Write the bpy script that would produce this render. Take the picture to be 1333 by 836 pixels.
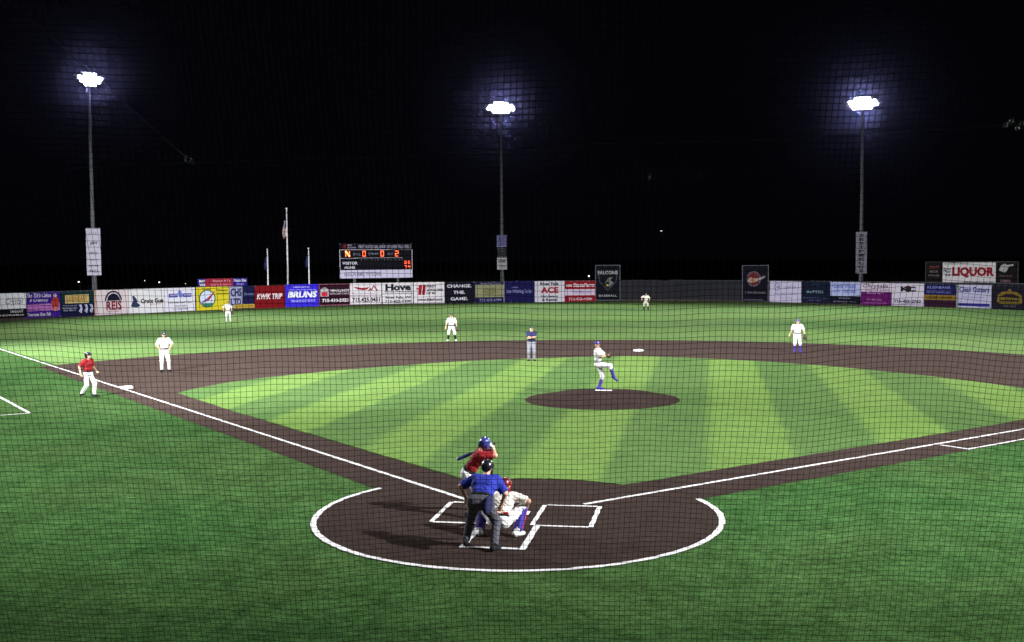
import bpy, bmesh, math, random
import numpy as np
from mathutils import Vector, Matrix

random.seed(7); rng = np.random.default_rng(7)
for o in list(bpy.data.objects): bpy.data.objects.remove(o)
scene = bpy.context.scene
COL = scene.collection

# ------------------------------------------------------------------ camera
W0, H0 = 1333.0, 836.0
CAM = np.array([3.69376, -21.01956, 5.04909]); YAW, PIT, ROL, FOC = -0.175939, 0.0562798, -0.0080565, 1436.746
_fw = np.array([math.sin(YAW)*math.cos(PIT), math.cos(YAW)*math.cos(PIT), -math.sin(PIT)])
_r = np.array([math.cos(YAW), -math.sin(YAW), 0.0]); _u = np.cross(_r, _fw)
RGT = _r*math.cos(ROL)+_u*math.sin(ROL); UPV = -_r*math.sin(ROL)+_u*math.cos(ROL)
cd = bpy.data.cameras.new('camera'); cam = bpy.data.objects.new('camera', cd); COL.objects.link(cam)
cd.sensor_width = 36; cd.lens = 36*FOC/W0; cd.clip_start = 0.1; cd.clip_end = 5000
M = Matrix.Identity(4)
for i in range(3):
    M[i][0] = RGT[i]; M[i][1] = UPV[i]; M[i][2] = -_fw[i]; M[i][3] = CAM[i]
cam.matrix_world = M; scene.camera = cam

# ------------------------------------------------------------------ night sky and exposure
world = bpy.data.worlds.new('World'); scene.world = world; world.use_nodes = True
wn = world.node_tree; wn.nodes.clear()
wo = wn.nodes.new('ShaderNodeOutputWorld'); wb = wn.nodes.new('ShaderNodeBackground')
wb.inputs[0].default_value = (0.55, 0.55, 1.0, 1); wb.inputs[1].default_value = 0.0016
wn.links.new(wb.outputs[0], wo.inputs[0])
vs = scene.view_settings; vs.view_transform = 'Standard'; vs.look = 'None'; vs.exposure = 0.0; vs.gamma = 1.0; vs.use_curve_mapping = False

# ------------------------------------------------------------------ helpers
def ray(x, y):
    d = _fw + RGT*(x-W0/2)/FOC - UPV*(y-H0/2)/FOC
    return d
def srgb(*c):
    return tuple(((v/255)/12.92 if v/255 <= .04045 else ((v/255+.055)/1.055)**2.4) for v in c)
MATS = {}
def mat(name, col, rough=.7, noise=.12, scale=6., bump=0., spec=.3, metal=0., emit=None, estr=0.):
    if name in MATS: return MATS[name]
    m = bpy.data.materials.new(name); m.use_nodes = True; nt = m.node_tree; N = nt.nodes; L = nt.links
    b = N['Principled BSDF']; b.inputs['Roughness'].default_value = rough; b.inputs['Metallic'].default_value = metal
    b.inputs['Specular IOR Level'].default_value = spec
    tc = N.new('ShaderNodeTexCoord'); no = N.new('ShaderNodeTexNoise'); no.inputs['Scale'].default_value = scale; no.inputs['Detail'].default_value = 4
    L.new(tc.outputs['Object'], no.inputs['Vector'])
    mx = N.new('ShaderNodeMix'); mx.data_type = 'RGBA'
    mx.inputs[6].default_value = (*[c*(1-noise) for c in col], 1); mx.inputs[7].default_value = (*[min(1, c*(1+noise)) for c in col], 1)
    L.new(no.outputs['Fac'], mx.inputs[0]); L.new(mx.outputs[2], b.inputs['Base Color'])
    if bump:
        bp = N.new('ShaderNodeBump'); bp.inputs['Strength'].default_value = bump; bp.inputs['Distance'].default_value = .02
        L.new(no.outputs['Fac'], bp.inputs['Height']); L.new(bp.outputs[0], b.inputs['Normal'])
    if emit:
        b.inputs['Emission Color'].default_value = (*emit, 1); b.inputs['Emission Strength'].default_value = estr
    MATS[name] = m; return m
def tag(o, label=None, cat=None, group=None, kind=None):
    if label: o['label'] = label
    if cat: o['category'] = cat
    if group: o['group'] = group
    if kind: o['kind'] = kind
    return o
def mesh_obj(name, verts, faces, m, parent=None, smooth=False):
    me = bpy.data.meshes.new(name); me.from_pydata([tuple(map(float, v)) for v in verts], [], [tuple(map(int, f)) for f in faces])
    if isinstance(m, (list, tuple)):
        for q in m: me.materials.append(q)
    elif m: me.materials.append(m)
    if smooth: me.polygons.foreach_set('use_smooth', [True]*len(me.polygons))
    o = bpy.data.objects.new(name, me); COL.objects.link(o); o.parent = parent; return o
def empty(name, loc=(0, 0, 0), rz=0.):
    o = bpy.data.objects.new(name, None); COL.objects.link(o); o.location = tuple(map(float, loc)); o.rotation_euler = (0, 0, rz)
    o.empty_display_size = .2; return o
class MB:
    def __init__(s): s.v = []; s.f = []
    def add(s, v, f):
        n = len(s.v); s.v += [tuple(p) for p in v]; s.f += [tuple(i+n for i in q) for q in f]; return s
    def box(s, a, b):
        (x0, y0, z0), (x1, y1, z1) = a, b
        return s.add([(x0,y0,z0),(x1,y0,z0),(x1,y1,z0),(x0,y1,z0),(x0,y0,z1),(x1,y0,z1),(x1,y1,z1),(x0,y1,z1)],
                     [(0,3,2,1),(4,5,6,7),(0,1,5,4),(1,2,6,5),(2,3,7,6),(3,0,4,7)])
    def tube(s, pts, r, n=8, caps=True):
        pts = [Vector(p) for p in pts]; rs = r if isinstance(r, (list, tuple)) else [r]*len(pts); V = []; F = []
        for i, p in enumerate(pts):
            t = (pts[min(i+1, len(pts)-1)]-pts[max(i-1, 0)]).normalized()
            a = t.orthogonal().normalized() if i == 0 else (pa - t*pa.dot(t)).normalized()
            pa = a; b = t.cross(a)
            V += [p+(a*math.cos(k*2*math.pi/n)+b*math.sin(k*2*math.pi/n))*rs[i] for k in range(n)]
        for i in range(len(pts)-1):
            F += [(i*n+k, i*n+(k+1) % n, (i+1)*n+(k+1) % n, (i+1)*n+k) for k in range(n)]
        if caps: F += [tuple(range(n-1, -1, -1)), tuple(range((len(pts)-1)*n, len(pts)*n))]
        return s.add(V, F)
    def prism(s, poly, y0, y1):          # poly in x,z ; extruded along y (front y0)
        n = len(poly); V = [(x, y0, z) for x, z in poly]+[(x, y1, z) for x, z in poly]
        return s.add(V, [tuple(range(n)), tuple(range(2*n-1, n-1, -1))]+[(i, i+n, (i+1) % n+n, (i+1) % n) for i in range(n)])
    def build(s, name, m, parent=None, smooth=False): return mesh_obj(name, s.v, s.f, m, parent, smooth)

# ------------------------------------------------------------------ ground materials
def node_mat(name):
    m = bpy.data.materials.new(name); m.use_nodes = True; nt = m.node_tree
    return m, nt, nt.nodes['Principled BSDF']
class NB:                                   # little node builder
    def __init__(s, nt): s.nt = nt; s.pos = nt.nodes.new('ShaderNodeTexCoord').outputs['Object']
    def val(s, sock, v):
        if isinstance(v, bpy.types.NodeSocket): s.nt.links.new(v, sock)
        else: sock.default_value = v
    def math(s, op, a, b=0., c=0.):
        n = s.nt.nodes.new('ShaderNodeMath'); n.operation = op
        s.val(n.inputs[0], a); s.val(n.inputs[1], b); s.val(n.inputs[2], c); return n.outputs[0]
    def noise(s, scale, detail=4, vec=None, stretch=None, rough=.6):
        n = s.nt.nodes.new('ShaderNodeTexNoise'); n.inputs['Scale'].default_value = scale; n.inputs['Detail'].default_value = detail; n.inputs['Roughness'].default_value = rough
        v = vec or s.pos
        if stretch:
            mp = s.nt.nodes.new('ShaderNodeMapping'); mp.inputs['Scale'].default_value = stretch[0]; mp.inputs['Rotation'].default_value = (0, 0, stretch[1])
            s.nt.links.new(v, mp.inputs['Vector']); v = mp.outputs[0]
        s.nt.links.new(v, n.inputs['Vector']); return n.outputs['Fac']
    def ramp(s, f, lo, hi):
        n = s.nt.nodes.new('ShaderNodeMapRange'); n.inputs[1].default_value = lo; n.inputs[2].default_value = hi; n.clamp = True
        s.nt.links.new(f, n.inputs[0]); return n.outputs[0]
    def mix(s, f, a, b, mode='MIX'):
        n = s.nt.nodes.new('ShaderNodeMix'); n.data_type = 'RGBA'; n.blend_type = mode
        s.val(n.inputs[0], f)
        for sock, v in ((n.inputs[6], a), (n.inputs[7], b)):
            if isinstance(v, bpy.types.NodeSocket): s.nt.links.new(v, sock)
            else: sock.default_value = (*v, 1)
        return n.outputs[2]
    def sep(s):
        n = s.nt.nodes.new('ShaderNodeSeparateXYZ'); s.nt.links.new(s.pos, n.inputs[0]); return n.outputs
    def bump(s, h, strength, dist, bsdf):
        n = s.nt.nodes.new('ShaderNodeBump'); n.inputs['Strength'].default_value = strength; n.inputs['Distance'].default_value = dist
        s.nt.links.new(h, n.inputs['Height']); s.nt.links.new(n.outputs[0], bsdf.inputs['Normal'])

def grass(name, dark, light, brown, stripe=None, blot=.25, wisp=.3, rough_v=.5, patch=.6):
    m, nt, b = node_mat(name); k = NB(nt)
    big = k.ramp(k.noise(.12, 3), .35, .65); mid = k.ramp(k.noise(1.1, 5), .3, .7); fine = k.ramp(k.noise(14, 4), .3, .72)
    blade = k.ramp(k.noise(60, 3), .25, .75)
    base = k.mix(mid, dark, light)
    if stripe == 'infield':
        x = k.sep()[0]; wob = k.math('MULTIPLY', k.math('SUBTRACT', k.noise(1.6, 4), .5), .6)
        ph = k.math('FRACT', k.math('DIVIDE', k.math('ADD', k.math('SUBTRACT', x, 1.45), wob), 4.56))
        tri = k.math('ABSOLUTE', k.math('SUBTRACT', ph, .5))          # dark (light turned) 0..0.5 -> tri .5..0
        f = k.math('MULTIPLY', k.ramp(k.math('SUBTRACT', ph, .5), -.045, .045), 1.0)
        edge = k.ramp(k.math('ABSOLUTE', k.math('SUBTRACT', k.math('ABSOLUTE', k.math('SUBTRACT', ph, .5)), .5)), 0., .06)
        f = k.math('MULTIPLY', f, edge)
        base = k.mix(k.math('ADD', k.math('MULTIPLY', f, .86), k.math('MULTIPLY', mid, .14)), dark, light)
    if stripe == 'outfield':
        s = k.sep(); dx = k.math('ADD', s[0], 1.1); dy = k.math('SUBTRACT', s[1], 18.4)
        r = k.math('SQRT', k.math('ADD', k.math('MULTIPLY', dx, dx), k.math('MULTIPLY', dy, dy)))
        wob = k.math('MULTIPLY', k.math('SUBTRACT', k.noise(.07, 3), .5), 6.)
        ph = k.math('FRACT', k.math('DIVIDE', k.math('ADD', k.math('ADD', r, wob), 15.), 24.))
        f = k.math('MULTIPLY', k.ramp(k.math('ABSOLUTE', k.math('SUBTRACT', ph, .5)), .15, .35), 1.)
        diag = k.math('FRACT', k.math('DIVIDE', k.math('ADD', k.math('ADD', s[0], s[1]), wob), 31.))
        g = k.ramp(k.math('ABSOLUTE', k.math('SUBTRACT', diag, .5)), .12, .38)
        f = k.math('ADD', k.math('MULTIPLY', f, .6), k.math('MULTIPLY', g, .28))
        base = k.mix(k.math('ADD', f, k.math('MULTIPLY', mid, .12)), dark, light)
    base = k.mix(k.math('MULTIPLY', big, blot), base, brown)
    streak = k.ramp(k.noise(3.0, 5, stretch=((.35, 1.6, 1), YAW)), .56, .8)
    base = k.mix(k.math('MULTIPLY', streak, wisp), base, tuple(min(1, c*1.9+.01) for c in light))
    wisp2 = k.ramp(k.noise(7.0, 6, stretch=((.3, 1.5, 1), YAW+.5), rough=.7), .6, .78)
    base = k.mix(k.math('MULTIPLY', wisp2, wisp*.9), base, (.095, .105, .055))
    clump = k.noise(5., 8, rough=.78); tuft = k.noise(22., 5, rough=.75)
    v = k.math('ADD', k.math('MULTIPLY', k.math('SUBTRACT', clump, .5), rough_v*2.4), k.math('MULTIPLY', k.math('SUBTRACT', tuft, .5), rough_v*2.6))
    v = k.math('ADD', v, k.math('MULTIPLY', k.math('SUBTRACT', k.noise(.55, 5, rough=.65), .5), patch))
    v = k.math('MAXIMUM', k.math('ADD', v, 1.), .25)
    cc = nt.nodes.new('ShaderNodeCombineXYZ'); [nt.links.new(v, cc.inputs[i]) for i in range(3)]
    base = k.mix(1., base, cc.outputs[0], 'MULTIPLY')
    base = k.mix(k.math('MULTIPLY', blade, .18), base, tuple(c*1.5 for c in light))
    nt.links.new(base, b.inputs['Base Color']); b.inputs['Roughness'].default_value = .85; b.inputs['Specular IOR Level'].default_value = 0.
    k.bump(k.math('ADD', k.noise(45, 4), k.math('MULTIPLY', k.noise(6, 3), .6)), .55, .03, b)
    return m
def dirt(name, c0, c1, rough=.95, damp_dim=None):
    m, nt, b = node_mat(name); k = NB(nt)
    a = k.ramp(k.noise(.9, 7, rough=.7), .35, .66); f = k.ramp(k.noise(9, 8, rough=.75), .38, .68); gr = k.ramp(k.noise(60, 4), .4, .66)
    base = k.mix(a, c0, c1)
    if damp_dim:                                     # darker round the plate: part moisture, part weaker light return put into the colour
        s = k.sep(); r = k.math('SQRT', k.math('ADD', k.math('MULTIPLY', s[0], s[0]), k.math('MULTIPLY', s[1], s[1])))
        r = k.math('ADD', r, k.math('MULTIPLY', k.math('SUBTRACT', k.noise(.5, 4), .5), 5.)); base = k.mix(k.ramp(r, 4., 17.), k.mix(a, *damp_dim), base)
    scuff = k.ramp(k.noise(2.6, 8, rough=.8), .52, .7); base = k.mix(k.math('MULTIPLY', scuff, .35), base, tuple(c*1.15 for c in c1))
    dent = k.nt.nodes.new('ShaderNodeTexVoronoi'); dent.inputs['Scale'].default_value = 5.5; k.nt.links.new(k.pos, dent.inputs['Vector'])
    pit = k.ramp(dent.outputs['Distance'], .22, .05); base = k.mix(k.math('MULTIPLY', k.math('MULTIPLY', pit, a), .6), base, tuple(c*.35 for c in c0))
    base = k.mix(k.math('MULTIPLY', f, .6), base, tuple(c*.5 for c in c0)); base = k.mix(k.math('MULTIPLY', gr, .35), base, tuple(c*1.6 for c in c1))
    rake = k.ramp(k.noise(5., 4, stretch=((.5, 3., 1), .5)), .5, .75)
    base = k.mix(k.math('MULTIPLY', rake, .45), base, tuple(c*1.3 for c in c1))
    nt.links.new(base, b.inputs['Base Color']); b.inputs['Roughness'].default_value = rough; b.inputs['Specular IOR Level'].default_value = 0.
    k.bump(k.math('ADD', k.noise(30, 6), k.noise(4, 3)), .6, .025, b); return m
G_FOUL = grass('foul_grass_material', (.0185, .056, .0155), (.036, .089, .025), (.050, .070, .024), None, .45, .55, 1.6, 1.0)
G_OUT = grass('outfield_grass_material', (.050, .104, .034), (.106, .182, .054), (.088, .118, .052), 'outfield', .55, .03, .25)
G_IN = grass('infield_grass_material', (.050, .098, .033), (.102, .174, .042), (.085, .12, .045), 'infield', .3, .10, .55)
D_SKIN = dirt('infield_dirt_material', (.039, .0272, .0228), (.055, .0392, .0338), damp_dim=((.0140, .0102, .0086), (.0225, .0166, .0142)))
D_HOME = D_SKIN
D_MOUND = dirt('mound_dirt_material', (.028, .0190, .0165), (.042, .0295, .0262))
CHALK, _nt, _b = node_mat('chalk'); _k = NB(_nt)
_c = _k.mix(_k.ramp(_k.noise(7., 7, rough=.75), .60, .74), (.56, .55, .54), (.13, .10, .085)); _c = _k.mix(_k.math('MULTIPLY', _k.ramp(_k.noise(40., 4), .45, .7), .35), _c, (.42, .39, .37))
_nt.links.new(_c, _b.inputs['Base Color']); _b.inputs['Roughness'].default_value = .95; _b.inputs['Specular IOR Level'].default_value = 0.

# ------------------------------------------------------------------ ground and markings (kind = structure)
def sheet(name, pts, z, m, thick=0.):
    bm = bmesh.new(); vs_ = [bm.verts.new((float(x), float(y), z)) for x, y in pts]; f = bm.faces.new(vs_)
    if f.normal.z < 0: f.normal_flip()
    bm.normal_update()
    if f.normal.z < 0: bmesh.ops.reverse_faces(bm, faces=[f])
    if thick:
        ring = list(f.verts); low = [bm.verts.new((v.co.x, v.co.y, z-thick)) for v in ring]; n = len(ring)
        for i in range(n): bm.faces.new((ring[i], low[i], low[(i+1) % n], ring[(i+1) % n]))
    bmesh.ops.triangulate(bm, faces=[q for q in bm.faces if len(q.verts) > 4])
    me = bpy.data.meshes.new(name); bm.to_mesh(me); bm.free(); me.materials.append(m)
    o = bpy.data.objects.new(name, me); COL.objects.link(o); o['kind'] = 'structure'; return o
S2 = math.sqrt(.5)
Lf = lambda t, o=0.: (-t*S2+o*S2, t*S2+o*S2)      # along the third-base line, o towards fair ground
Rf = lambda t, o=0.: (t*S2-o*S2, t*S2+o*S2)
def wob(pts, amp=.03):
    """resample a closed outline and ruffle it a few centimetres"""
    out = []
    for i in range(len(pts)):
        a, b = np.array(pts[i]), np.array(pts[(i+1) % len(pts)]); n = max(1, int(np.linalg.norm(b-a)/.3))
        for j in range(n): out.append(a+(b-a)*j/n+rng.normal(0, amp, 2)*.6)
    return out
ground = sheet('ground', [(-2000, -2000), (2000, -2000), (2000, 2000), (-2000, 2000)], 0., G_FOUL)

FENCE = [(-62, 78), (-55, 80.5), (-48, 83), (-41, 86.2), (-36, 90.5), (-30, 96.3), (-25, 100), (-20, 102.6), (-14.5, 104.6), (-8.5, 107), (-4, 108.6), (0, 108.2),
         (4, 105.4), (6, 103.9), (10.3, 99.8), (14.7, 96.6), (20.4, 91.9), (27, 87.5), (36, 84), (45, 82), (55, 80)]
FA = np.radians([a for a, r in FENCE]); FR = np.array([r for a, r in FENCE])
def fpt(a, off=0.): r = np.interp(a, FA, FR)+off; return np.array([math.sin(a)*r, math.cos(a)*r])
def fence_at(px, off=0.):
    """fence point seen in picture column px"""
    d = ray(px, 385.)[:2]; best = None
    aa = np.linspace(FA[0], FA[-1], 4001); P = np.stack([np.sin(aa), np.cos(aa)], 1)*(np.interp(aa, FA, FR)+off)[:, None]-CAM[:2]
    c = (P[:, 0]*d[1]-P[:, 1]*d[0])/np.hypot(*d); c[P@d < 0] = 1e9
    i = int(np.argmin(abs(c))); return P[i]+CAM[:2]
def z_at(px, py, xy):
    d = ray(px, py); t = np.dot(xy-CAM[:2], d[:2])/np.dot(d[:2], d[:2]); return CAM[2]+t*d[2]

aa = np.linspace(-math.pi/4, math.pi/4, 90)
sheet('outfield_grass', [(0., 1.)]+[tuple(fpt(a, -.3)) for a in aa], .004, G_OUT)
MC = np.array([-1.1, 18.4]); RO = 28.6
arc = []
for a in np.linspace(-math.pi, math.pi, 721):
    p = MC+RO*np.array([math.sin(a), math.cos(a)])
    if (p[0]+p[1])*S2 > -.75 and (p[1]-p[0])*S2 > -.95: arc.append(tuple(p))
dirt_pts = [Rf(3.6, -1.0), Rf(15, -1.0)] + [Rf(37., -.9)] + [p for p in reversed(arc)] + [Lf(37., -.75), Lf(3.6, -.95), (0, 1.5)]
dirt_pts = [Rf(3.0, -1.0), Rf(36.5, -1.0)]+list(reversed(arc))+[Lf(3.0, -.95), (0., 1.)]
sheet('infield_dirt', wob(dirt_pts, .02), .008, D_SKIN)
hc = [(3.97*math.sin(a), .2159+3.97*math.cos(a)) for a in np.linspace(0, 2*math.pi, 160, endpoint=False)]
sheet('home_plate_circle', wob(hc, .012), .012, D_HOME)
# infield grass: straight edges beside the base paths, a bulging back edge, a cut round the plate
pol = [(0, 17.1), (17, 16.15), (33, 15.65), (47, 15.35), (63, 15.6), (76, 16.2), (91, 16.3)]
gp = []
for a in np.linspace(-91, 91, 140):
    r = np.interp(abs(a), [q[0] for q in pol], [q[1] for q in pol]); gp.append((math.sin(math.radians(a))*r, 18.44+math.cos(math.radians(a))*r))
gp = [p for p in gp if (p[0]+p[1])*S2 > 1.15 and (p[1]-p[0])*S2 > 1.05]
cutR = math.sqrt(3.75**2-1.05**2); cutL = math.sqrt(3.75**2-1.15**2)
a0, a1 = math.atan2(Rf(cutR, 1.05)[0], Rf(cutR, 1.05)[1]), math.atan2(Lf(cutL, 1.15)[0], Lf(cutL, 1.15)[1])
gp = gp+[Rf(18, 1.05), Rf(cutR, 1.05)]+[(3.75*math.sin(a), 3.75*math.cos(a)) for a in np.linspace(a0, a1, 40)][1:-1]+[Lf(cutL, 1.15), Lf(18, 1.15)]
sheet('infield_grass', wob(gp, .022), .03, G_IN, .03)
# the mound
V = [(0, 0, 0)]; F = []; nr, na = 14, 72
def mz(x, y):
    r = math.hypot(x, y); fl = math.hypot(max(abs(x)-.76, 0), max(abs(y-.62)-.43, 0))
    return max(0, .254*(1-fl/1.75))*min(1, max(0, (2.743-r)/.5)) if r < 2.743 else 0
V[0] = (0, 0, mz(0, 0))
for i in range(1, nr+1):
    for j in range(na):
        a = 2*math.pi*j/na; r = 2.743*i/nr*(1+(rng.normal(0, .006) if i == nr else 0)); V.append((r*math.cos(a), r*math.sin(a), mz(r*math.cos(a), r*math.sin(a)) if i < nr else 0))
F += [(0, 1+j, 1+(j+1) % na) for j in range(na)]
for i in range(nr-1):
    for j in range(na): F.append((1+i*na+j, 1+(i+1)*na+j, 1+(i+1)*na+(j+1) % na, 1+i*na+(j+1) % na))
md = mesh_obj('pitcher_mound', V, F, D_MOUND, None, True); md.location = (0, 17.98, .034); md['kind'] = 'structure'

def ribbon(name, pts, w, z, m=None, jit=.006, step=.12):
    P = []
    for i in range(len(pts)-1):
        a, b = np.array(pts[i], float), np.array(pts[i+1], float); n = max(1, int(np.linalg.norm(b-a)/step)); P += [a+(b-a)*j/n for j in range(n)]
    P.append(np.array(pts[-1], float)); P = np.array(P); V = []; F = []
    for i, p in enumerate(P):
        t = P[min(i+1, len(P)-1)]-P[max(i-1, 0)]; t /= np.linalg.norm(t); n = np.array([-t[1], t[0]])
        for s in (1, -1): q = p+n*s*(w/2+rng.normal(0, jit)); V.append((q[0], q[1], z))
    F = [(2*i+1, 2*i+3, 2*i+2, 2*i) for i in range(len(P)-1)]
    o = mesh_obj(name, V, F, m or CHALK); o['kind'] = 'structure'; return o
LW = .086
ribbon('foul_line', [Lf(1.65, .05), Lf(86, .05)], LW+.02, .0175)
ribbon('foul_line', [Rf(1.75, .05), Rf(82, .05)], LW+.02, .0175)
ca = [(3.97*math.sin(a), .2159+3.97*math.cos(a)) for a in np.linspace(math.radians(61.5), math.radians(360-59.5), 130)]
ribbon('circle_chalk_line', ca, .112, .019, None, .007)
for sx in (-1, 1):
    x0, x1, y0, y1 = sx*.42, sx*1.54, -.65, 1.08
    ribbon('batter_box_line', [(x0, y0), (x0, y1)], LW, .0205); ribbon('batter_box_line', [(x1, y0), (x1, y1)], LW, .0205)
    ribbon('batter_box_line', [(x0+sx*LW/2, y1-LW/2+.05), (x1-sx*LW/2, y1-LW/2+.05)], LW, .0205); ribbon('batter_box_line', [(x0+sx*LW/2, y0+LW/2-.05), (x1-sx*LW/2, y0+LW/2-.05)], LW, .0205)
    ribbon('catcher_box_line', [(sx*.53, -.70), (sx*.53, -2.42)], LW+.03, .0205)
ribbon('catcher_box_line', [(-.46, -2.37), (.46, -2.37)], LW, .0205)
ribbon('running_lane_line', [Rf(13.75, -.05), Rf(13.75, -.88)], .09, .0175)
ribbon('running_lane_line', [Rf(13.70, -.92), Rf(28, -.92)], LW, .0175)
ribbon('coach_box_line', [(-18.75, 12.44), (-24.5, 18.3)], .11, .006); ribbon('coach_box_line', [(-18.75, 12.42), (-21.5, 10.0)], .09, .006)

# ------------------------------------------------------------------ bases, plate, rubber
WB = mat('white_canvas', (.8, .8, .78), .6, .08, 12, .1)
def bag(label, x, y, rz):
    bm = bmesh.new(); bmesh.ops.create_cube(bm, size=1); bmesh.ops.scale(bm, vec=(.42, .42, .09), verts=bm.verts)
    bmesh.ops.bevel(bm, geom=list(bm.edges), offset=.03, segments=3, affect='EDGES', profile=.6)
    for v in bm.verts: v.co.z += .012*max(0, 1-(v.co.x**2+v.co.y**2)/.05) if v.co.z > 0 else 0
    me = bpy.data.meshes.new('cover'); bm.to_mesh(me); bm.free(); me.materials.append(WB)
    e = empty('base_bag', (x, y, .053), rz); o = bpy.data.objects.new('cover', me); COL.objects.link(o); o.parent = e
    mm = MB()
    for s in (-1, 1): mm.box((-.215, s*.10-.012, -.04), (.215, s*.10+.012, .047))
    mm.build('strap', WB, e); return tag(e, label, 'base', 'base bags')
x, y = Lf(27.24, .19); bag('white third base bag beside the left foul line', x, y, math.pi/4)
bag('white second base bag on the dirt behind the pitcher', 0, 38.8, math.pi/4)
PW = mat('white_rubber', (.82, .82, .80), .5, .06, 10)
hp = [(-.216, .432), (-.216, .216), (0, 0), (.216, .216), (.216, .432)]
hpb = MB(); hpb.add([(x, y, .014) for x, y in hp]+[(x, y, .030) for x, y in hp], [(5, 6, 7, 8, 9)]+[(i, (i+1) % 5, (i+1) % 5+5, i+5) for i in range(5)])
tag(hpb.build('home_plate', PW), 'white five-sided home plate in front of the catcher', 'home plate')
tag(MB().box((-.305, 18.44, .25), (.305, 18.59, .302)).build('pitching_rubber', PW), 'white rubber slab on top of the dirt mound', 'pitching rubber')

# ------------------------------------------------------------------ outfield fence
BLK = mat('windscreen', (.012, .012, .016), .8, .3, 2); STEEL = mat('galvanised_steel', (.32, .33, .35), .45, .15, 8, metal=.6); DSTEEL = mat('dark_steel', (.06, .06, .07), .5, .2, 5, metal=.4)
FOOT_STRIP = mat('fence_foot_strip', (.05, .035, .03), .85, .3, 3)
fence = empty('outfield_fence', (0, 105, 0))
tag(fence, 'long dark outfield fence behind the advertising banners', 'fence')
fa = np.radians(np.linspace(-58, 48, 74)); FP = [fpt(a) for a in fa]; FH = 2.42
for i in range(len(FP)-1):
    a, b = FP[i], FP[i+1]; t = (b-a)/np.linalg.norm(b-a); n = np.array([-t[1], t[0]])
    a2, b2 = a+t*.05-np.array([0, 105]), b-t*.05-np.array([0, 105])
    m = MB(); q = [a2, b2, b2+n*.04, a2+n*.04]
    m.add([(*p, .02) for p in q]+[(*p, FH-.04) for p in q], [(0, 3, 2, 1), (4, 5, 6, 7), (0, 1, 5, 4), (1, 2, 6, 5), (2, 3, 7, 6), (3, 0, 4, 7)]); m.build('panel', BLK, fence)
    p = a+n*.08-np.array([0, 105]); MB().tube([(p[0], p[1], 0), (p[0], p[1], FH+.02)], .04, 8).build('post', DSTEEL, fence)
    q = [a2-n*.03, b2-n*.03]; m = MB(); m.add([(*q[0], .0), (*q[1], .0), (*q[1], .22), (*q[0], .22)], [(0, 1, 2, 3)]); m.build('fence_foot_strip', FOOT_STRIP, fence)  # plain dark brown strip along the bottom of the fence
MB().tube([(p[0], p[1]-105, FH) for p in FP], .035, 6).build('top_rail', DSTEEL, fence)

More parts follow.
